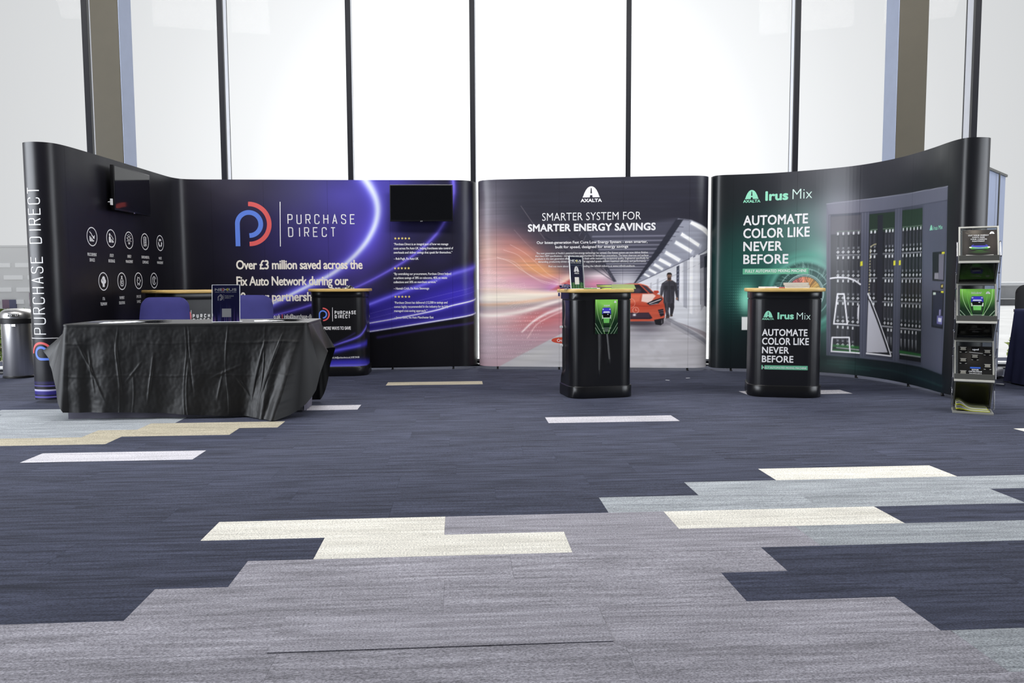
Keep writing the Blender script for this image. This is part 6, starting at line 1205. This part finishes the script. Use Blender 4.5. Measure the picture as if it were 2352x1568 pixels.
def rack_book(i, label, art, n=1):
    zl, zt = TR3[i]; cz, sz = math.cos(RZ_), math.sin(RZ_)
    b = empty('brochure', (RX, RY, 0), RZ_, label, 'brochure')
    d = Vector((0, .17, zt - zl + .025)).normalized(); nn = Vector((0, -d.z, d.y)); w, h = .230, .276
    o0 = Vector((-w / 2 + .006, -.083, zl - .018)) + nn * .0085
    slab(MB(), o0.x, o0.x + w, o0.y - nn.y * .007, o0.z - nn.z * .007, o0.y - nn.y * .007 + d.y * h, o0.z - nn.z * .007 + d.z * h, -.0063).build('pages', m_page, b)
    sh = Sheet(tuple(o0), (1, 0, 0), tuple(d)); p = Paint(0, w, 0, h, .0016, (20, 20, 22)); art(p, w, h); link('cover', p.mesh('cover', sh), P_CARD, b)
    return b, sh, w, h
def art_dark(p, w, h):
    p.C[:] = np.array((30, 28, 28)) / 255; p.blob((w * .35, h * .95), (.06, .05), (110, 102, 92), .9); p.blob((w * .85, h * .6), (.05, .12), (64, 58, 54), .9); p.blob((w * .1, h * .5), (.03, .12), (70, 66, 62), .8)
    p.line([(w * .1, h * .92), (w * .22, h * .85), (w * .8, h * .85), (w * .92, h * .95)], .004, (128, 120, 108), .6)
    p.ell((w * .5, h * .40), .060, .026, (70, 140, 52), 1); p.ell((w * .5, h * .455), .056, .024, (66, 66, 170), 1); p.poly([(w * .30, h * .48), (w * .38, h * .55), (w * .62, h * .55), (w * .70, h * .48)], (26, 26, 44), 1); p.line([(w * .22, h * .43), (w * .5, h * .40), (w * .78, h * .43)], .006, (150, 220, 90), .9, smooth=6); p.poly([(w * .25, h * .36), (w * .75, h * .36), (w * .68, h * .32), (w * .32, h * .32)], (20, 26, 18), 1)
    for x in (.24, .76): p.ell((w * x, h * .42), .009, .006, (230, 240, 220), 1)
    p.ell((w * .5, h * .27), .055, .012, (56, 96, 44), .6, .01); p.line([(w * .12, h * .165), (w * .5, h * .145), (w * .88, h * .165)], .006, (206, 206, 200), .9, smooth=5); p.line([(w * .35, h * .10), (w * .65, h * .10)], .004, (150, 150, 146), .7)
b, sh, w, h = rack_book(0, 'dark brochure with a blue and green car, top tray of the leaflet rack', art_dark)
k = Ink(sh, .0006)
for i, t in enumerate(('CUT YOUR ENERGY', 'COSTS AND', 'YOUR CARBON', 'FOOTPRINT')): k.line(t, w * .47, h * (.80 - .065 * i), .0105, .02, 1.05, 1.0)
emblem_a(k, w * .78, w * .93, h * .86, h * .94); k.build('lettering', m_ink_w, b, world=False)
b, sh, w, h = rack_book(1, 'green brochure with a blue and green car, middle tray of the leaflet rack', lambda p, w, h: leaf_art(p, 0, w, 0, h, True))
k = Ink(sh, .0006); k.line('BE', w * .43, h * .84, .016, -.002, 1, 1, 'R'); k.line('LEAF', w * .44, h * .84, .016, .03, 1, 1, 'L'); emblem_a(k, w * .74, w * .88, h * .84, h * .92); k.build('lettering', m_ink_w, b, world=False)
def art_cat(p, w, h):
    p.C[:] = np.array((22, 22, 22)) / 255; p.blob((w * .4, h * .7), (.08, .08), (66, 62, 58), .8)
    for (x, y) in ((.16, .93), (.86, .86), (.50, .70), (.16, .58), (.86, .42), (.16, .2)):
        p.poly([(w * (x - .11), h * (y - .15)), (w * (x + .11), h * (y - .15)), (w * (x + .10), h * (y + .05)), (w * (x - .10), h * (y + .05))], (10, 10, 11), 1, .006); p.poly([(w * (x - .085), h * (y - .06)), (w * (x + .085), h * (y - .06)), (w * (x + .07), h * (y + .025)), (w * (x - .07), h * (y + .025))], (128, 126, 118), 1); p.line([(w * (x - .09), h * (y + .03)), (w * (x + .09), h * (y + .03))], .003, (206, 204, 196), .9); p.line([(w * (x - .10), h * (y - .12)), (w * (x - .06), h * (y - .125))], .004, (200, 200, 196), .9); p.line([(w * (x + .10), h * (y - .12)), (w * (x + .06), h * (y - .125))], .004, (200, 200, 196), .9)
    p.poly([(w * .36, h * .31), (w * .66, h * .31), (w * .66, h * .355), (w * .36, h * .355)], (58, 98, 196), 1); p.poly([(w * .40, h * .84), (w * .64, h * .84), (w * .64, h * .97), (w * .40, h * .97)], (12, 12, 12), 1)
    p.line([(w * .34, h * .81), (w * .72, h * .78)], .004, (220, 220, 220), .9)
b, sh, w, h = rack_book(2, 'black catalogue printed with six dark cars, lowest tray of the leaflet rack', art_cat)
k = Ink(sh, .0006); k.line('upol', w * .52, h * .87, .017, .04, 1, 1.1); k.line('REPAIR', w * .51, h * .25, .011, .03, 1, 1); k.line('CATALOGUE', w * .51, h * .195, .011, .03, 1, 1); k.line('YOUR COMPLETE GUIDE TO', w * .51, h * .145, .006, .03, 1, 1, maxw=w * .36); k.line('SMART REPAIR', w * .51, h * .105, .006, .03, 1, 1, maxw=w * .28); k.build('lettering', m_ink_w, b, world=False)
# loose magazines slumped on the base
m_yel = mat('cover_yellow', (196, 200, 48), .5); m_ol = mat('cover_olive', (86, 88, 40), .5)
for i in range(6):
    g = empty('magazine', (RX, RY, 0), RZ_, 'slumped magazine with yellow edge on the rack base, %s of the pile' % ('lowest', 'second from the bottom', 'third from the bottom', 'fourth from the bottom', 'fifth from the bottom', 'topmost')[i], 'magazine', 'magazines slumped on the rack base')
    N_ = 18; x0, x1 = -.112, .112 - .004 * i; vs = []
    for j in range(N_ + 1):
        t = j / N_; x = x0 + (x1 - x0) * t; z = .020 + .0042 * i + (.012 + .007 * i) * math.exp(-((t - .10) / .22) ** 2)
        for yy in (-.095 + .004 * i, .075): vs += [(x, yy, z), (x, yy, z + .0036)]
    fs = []
    for j in range(N_):
        a = j * 4; fs += [(a, a + 4, a + 5, a + 1), (a + 1, a + 5, a + 7, a + 3), (a + 3, a + 7, a + 6, a + 2), (a + 2, a + 6, a + 4, a)]
    fs += [(0, 1, 3, 2), (N_ * 4, N_ * 4 + 2, N_ * 4 + 3, N_ * 4 + 1)]
    MB().add(vs, fs).build('pages', m_page if i % 3 else m_yel, g)
    MB().add([(v[0], v[1] + (.001 if k_ % 4 > 1 else -.001), v[2] + .0004) for k_, v in enumerate(vs) if k_ % 2 == 1], [(j * 2, j * 2 + 2, j * 2 + 3, j * 2 + 1) for j in range(N_)]).build('cover', (m_yel, m_covk, m_ol)[i % 3], g)

# ================================================================== roller banner, bin, draped table at the right edge
p0, p1 = Vector((5.105, 8.20)), Vector((4.56, 7.62)); t = (p1 - p0).normalized(); rz = math.atan2(t.y, t.x)
e = empty('roller_banner', (p0.x, p0.y, 0), rz, 'roller banner seen edge on behind the end of the curved green wall', 'banner'); L_ = (p1 - p0).length
m_ban = mat('banner_back', (150, 160, 184), .45, vary=.06, scale=3)
MB().box(-.0, L_, -.002, .002, .10, 2.085).build('banner_sheet', m_ban, e); MB().box(-.02, L_ + .02, -.018, .018, 2.08, 2.105, .004).build('top_rail', m_alud, e)
MB().box(-.03, L_ + .03, -.055, .055, .02, .105, .02).build('cassette', mat('cassette_silver', (150, 150, 158), .35, metal=.6), e, smooth=40); MB().tube([(L_ / 2, .03, .1), (L_ / 2, .03, 2.08)], .008, 8).build('pole', m_alud, e)
MB().box(.02, .06, -.22, .22, 0, .02, .004).build('foot', m_chrome, e); MB().box(L_ - .06, L_ - .02, -.22, .22, 0, .02, .004).build('foot', m_chrome, e)
e = empty('litter_bin', (-5.44, 8.62, 0), 0, 'brushed steel recycling bin with domed lid left of the corner wall', 'bin')
m_steel = mat('steel_brushed', (214, 212, 210), .3, metal=1, vary=.10, scale=30, stretch=(1, 1, .02)); m_bk = mat('plastic_black', (20, 20, 22), .45)
MB().lathe([(.150, 0), (.166, .004), (.166, .022), (.160, .026)], 48).build('base', m_bk, e, smooth=35); MB().lathe([(.158, .024), (.160, .03), (.160, .60), (.155, .605)], 56).build('body', m_steel, e, smooth=35)
MB().lathe([(.172, .595), (.176, .60), (.176, .648), (.170, .655)], 56).build('collar', m_bk, e, smooth=35)
MB().lathe([(.170, .652), (.172, .668), (.166, .70), (.150, .728), (.120, .748), (.06, .757), (.001, .758)], 56).build('lid', m_steel, e, smooth=50)
def on_bin(ang, z, r): a = math.radians(ang); return (r * math.sin(a), -r * math.cos(a), z)
bn = Surf([( .1735 * math.sin(math.radians(a)), -.1735 * math.cos(math.radians(a))) for a in range(-40, 62, 3)])
class Lid:
    def at(s, S, Z, D=0.0):
        S = np.asarray(S, float); Z = np.asarray(Z, float); a = S / .172; r = np.interp(Z, [.655, .668, .70, .728], [.1715, .1728, .167, .151]) + .0012 + D
        return np.stack([r * np.sin(a), -r * np.cos(a), Z + 0 * a], -1)
lid = Lid()
k = Ink(lid, 0.0); 
for i in range(12): x0, x1 = .0 + .0095 * i, .0095 * (i + 1); k.put([(x0, .672), (x1, .672), (x1, .709), (x0, .709)], [(0, 1, 2, 3)])
k.build('recycling_label', m_bk, e, world=False); k = Ink(lid, .0008)
for a in (90, 210, 330): k.arc((.03, .690), .010, a - 40, a + 40, .005, 6)
k.ribbon([(.078, .682), (.098, .682), (.098, .698), (.078, .698)], .003, True); k.build('recycling_symbol', m_ink_w, e, world=False)
MB().box(.03, .075, -.1625, -.1575, .565, .592, .002).build('handle', m_chrome, e)
# draped table and chair cut by the right edge
CX2, CY2 = 5.78, 7.48; HL2, HD2 = .80, .30; TZ2 = .735
def drape2(x, y, n, s, q, v):
    d = v * .722; z = TZ2 - d; f = .004 + (.05 * (d / .72) ** 1.2) + (.022 * math.sin((x + y) * 17 + 1) + .012 * math.sin((x - y) * 37)) * (d / .72)
    if s in (.5, 1.5, 2.5, 3.5): f += .05 * (d / .72)
    rr = .012
    if d < rr * 1.57: z = TZ2 - rr * (1 - math.cos(d / rr)); f = rr * math.sin(d / rr) * .5
    return (x + n[0] * f, y + n[1] * f, max(.004, z))
m_nav = mat('cloth_navy', (52, 54, 84), .75, spec=.25, vary=.12, scale=6, bump=.1, bscale=300)
e = empty('trestle_table', (CX2, CY2, 0), 0, 'table hidden under the navy cloth at the right edge', 'table'); MB().box(-HL2, HL2, -HD2, HD2, TZ2 - .03, TZ2 - .003).build('tabletop', MATS['table_laminate'], e)
for sx in (-1, 1):
    for sy in (-1, 1): MB().tube([(sx * .62, sy * .20, TZ2 - .03), (sx * .62, sy * .22, 0)], .014, 8).build('leg', m_foot, e)
o = cloth('tablecloth', (CX2, CY2, 0), 0, HL2, HD2, TZ2, drape2, m_nav, 260, 30); tag(o, 'navy cloth hanging in folds, cut off by the right edge', 'tablecloth')
chair((5.64, 8.18, 0), math.radians(0), 'black chair behind the navy draped table at the right edge', m=mat('chair_fabric_black', (18, 18, 24), .8, vary=.1), hb=.97)
# scraps of paper dropped on the carpet
for i, (px, py) in enumerate(((1.861,8.247), (3.801,6.647), (1.610,8.071))):
    if i == 1: continue
    o = MB().box(-.022, .022, -.008, .008, 0, .0015).build('paper_scrap', m_paper); o.location = (px, py, .0005); o.rotation_euler = (0, 0, .4 + i); tag(o, 'tiny paper scrap on the carpet %s' % ('in front of the spray booth picture, further right' if i == 0 else 'in front of the spray booth picture, further left'), 'paper scrap')
print('done', round(time.time() - T0, 1))
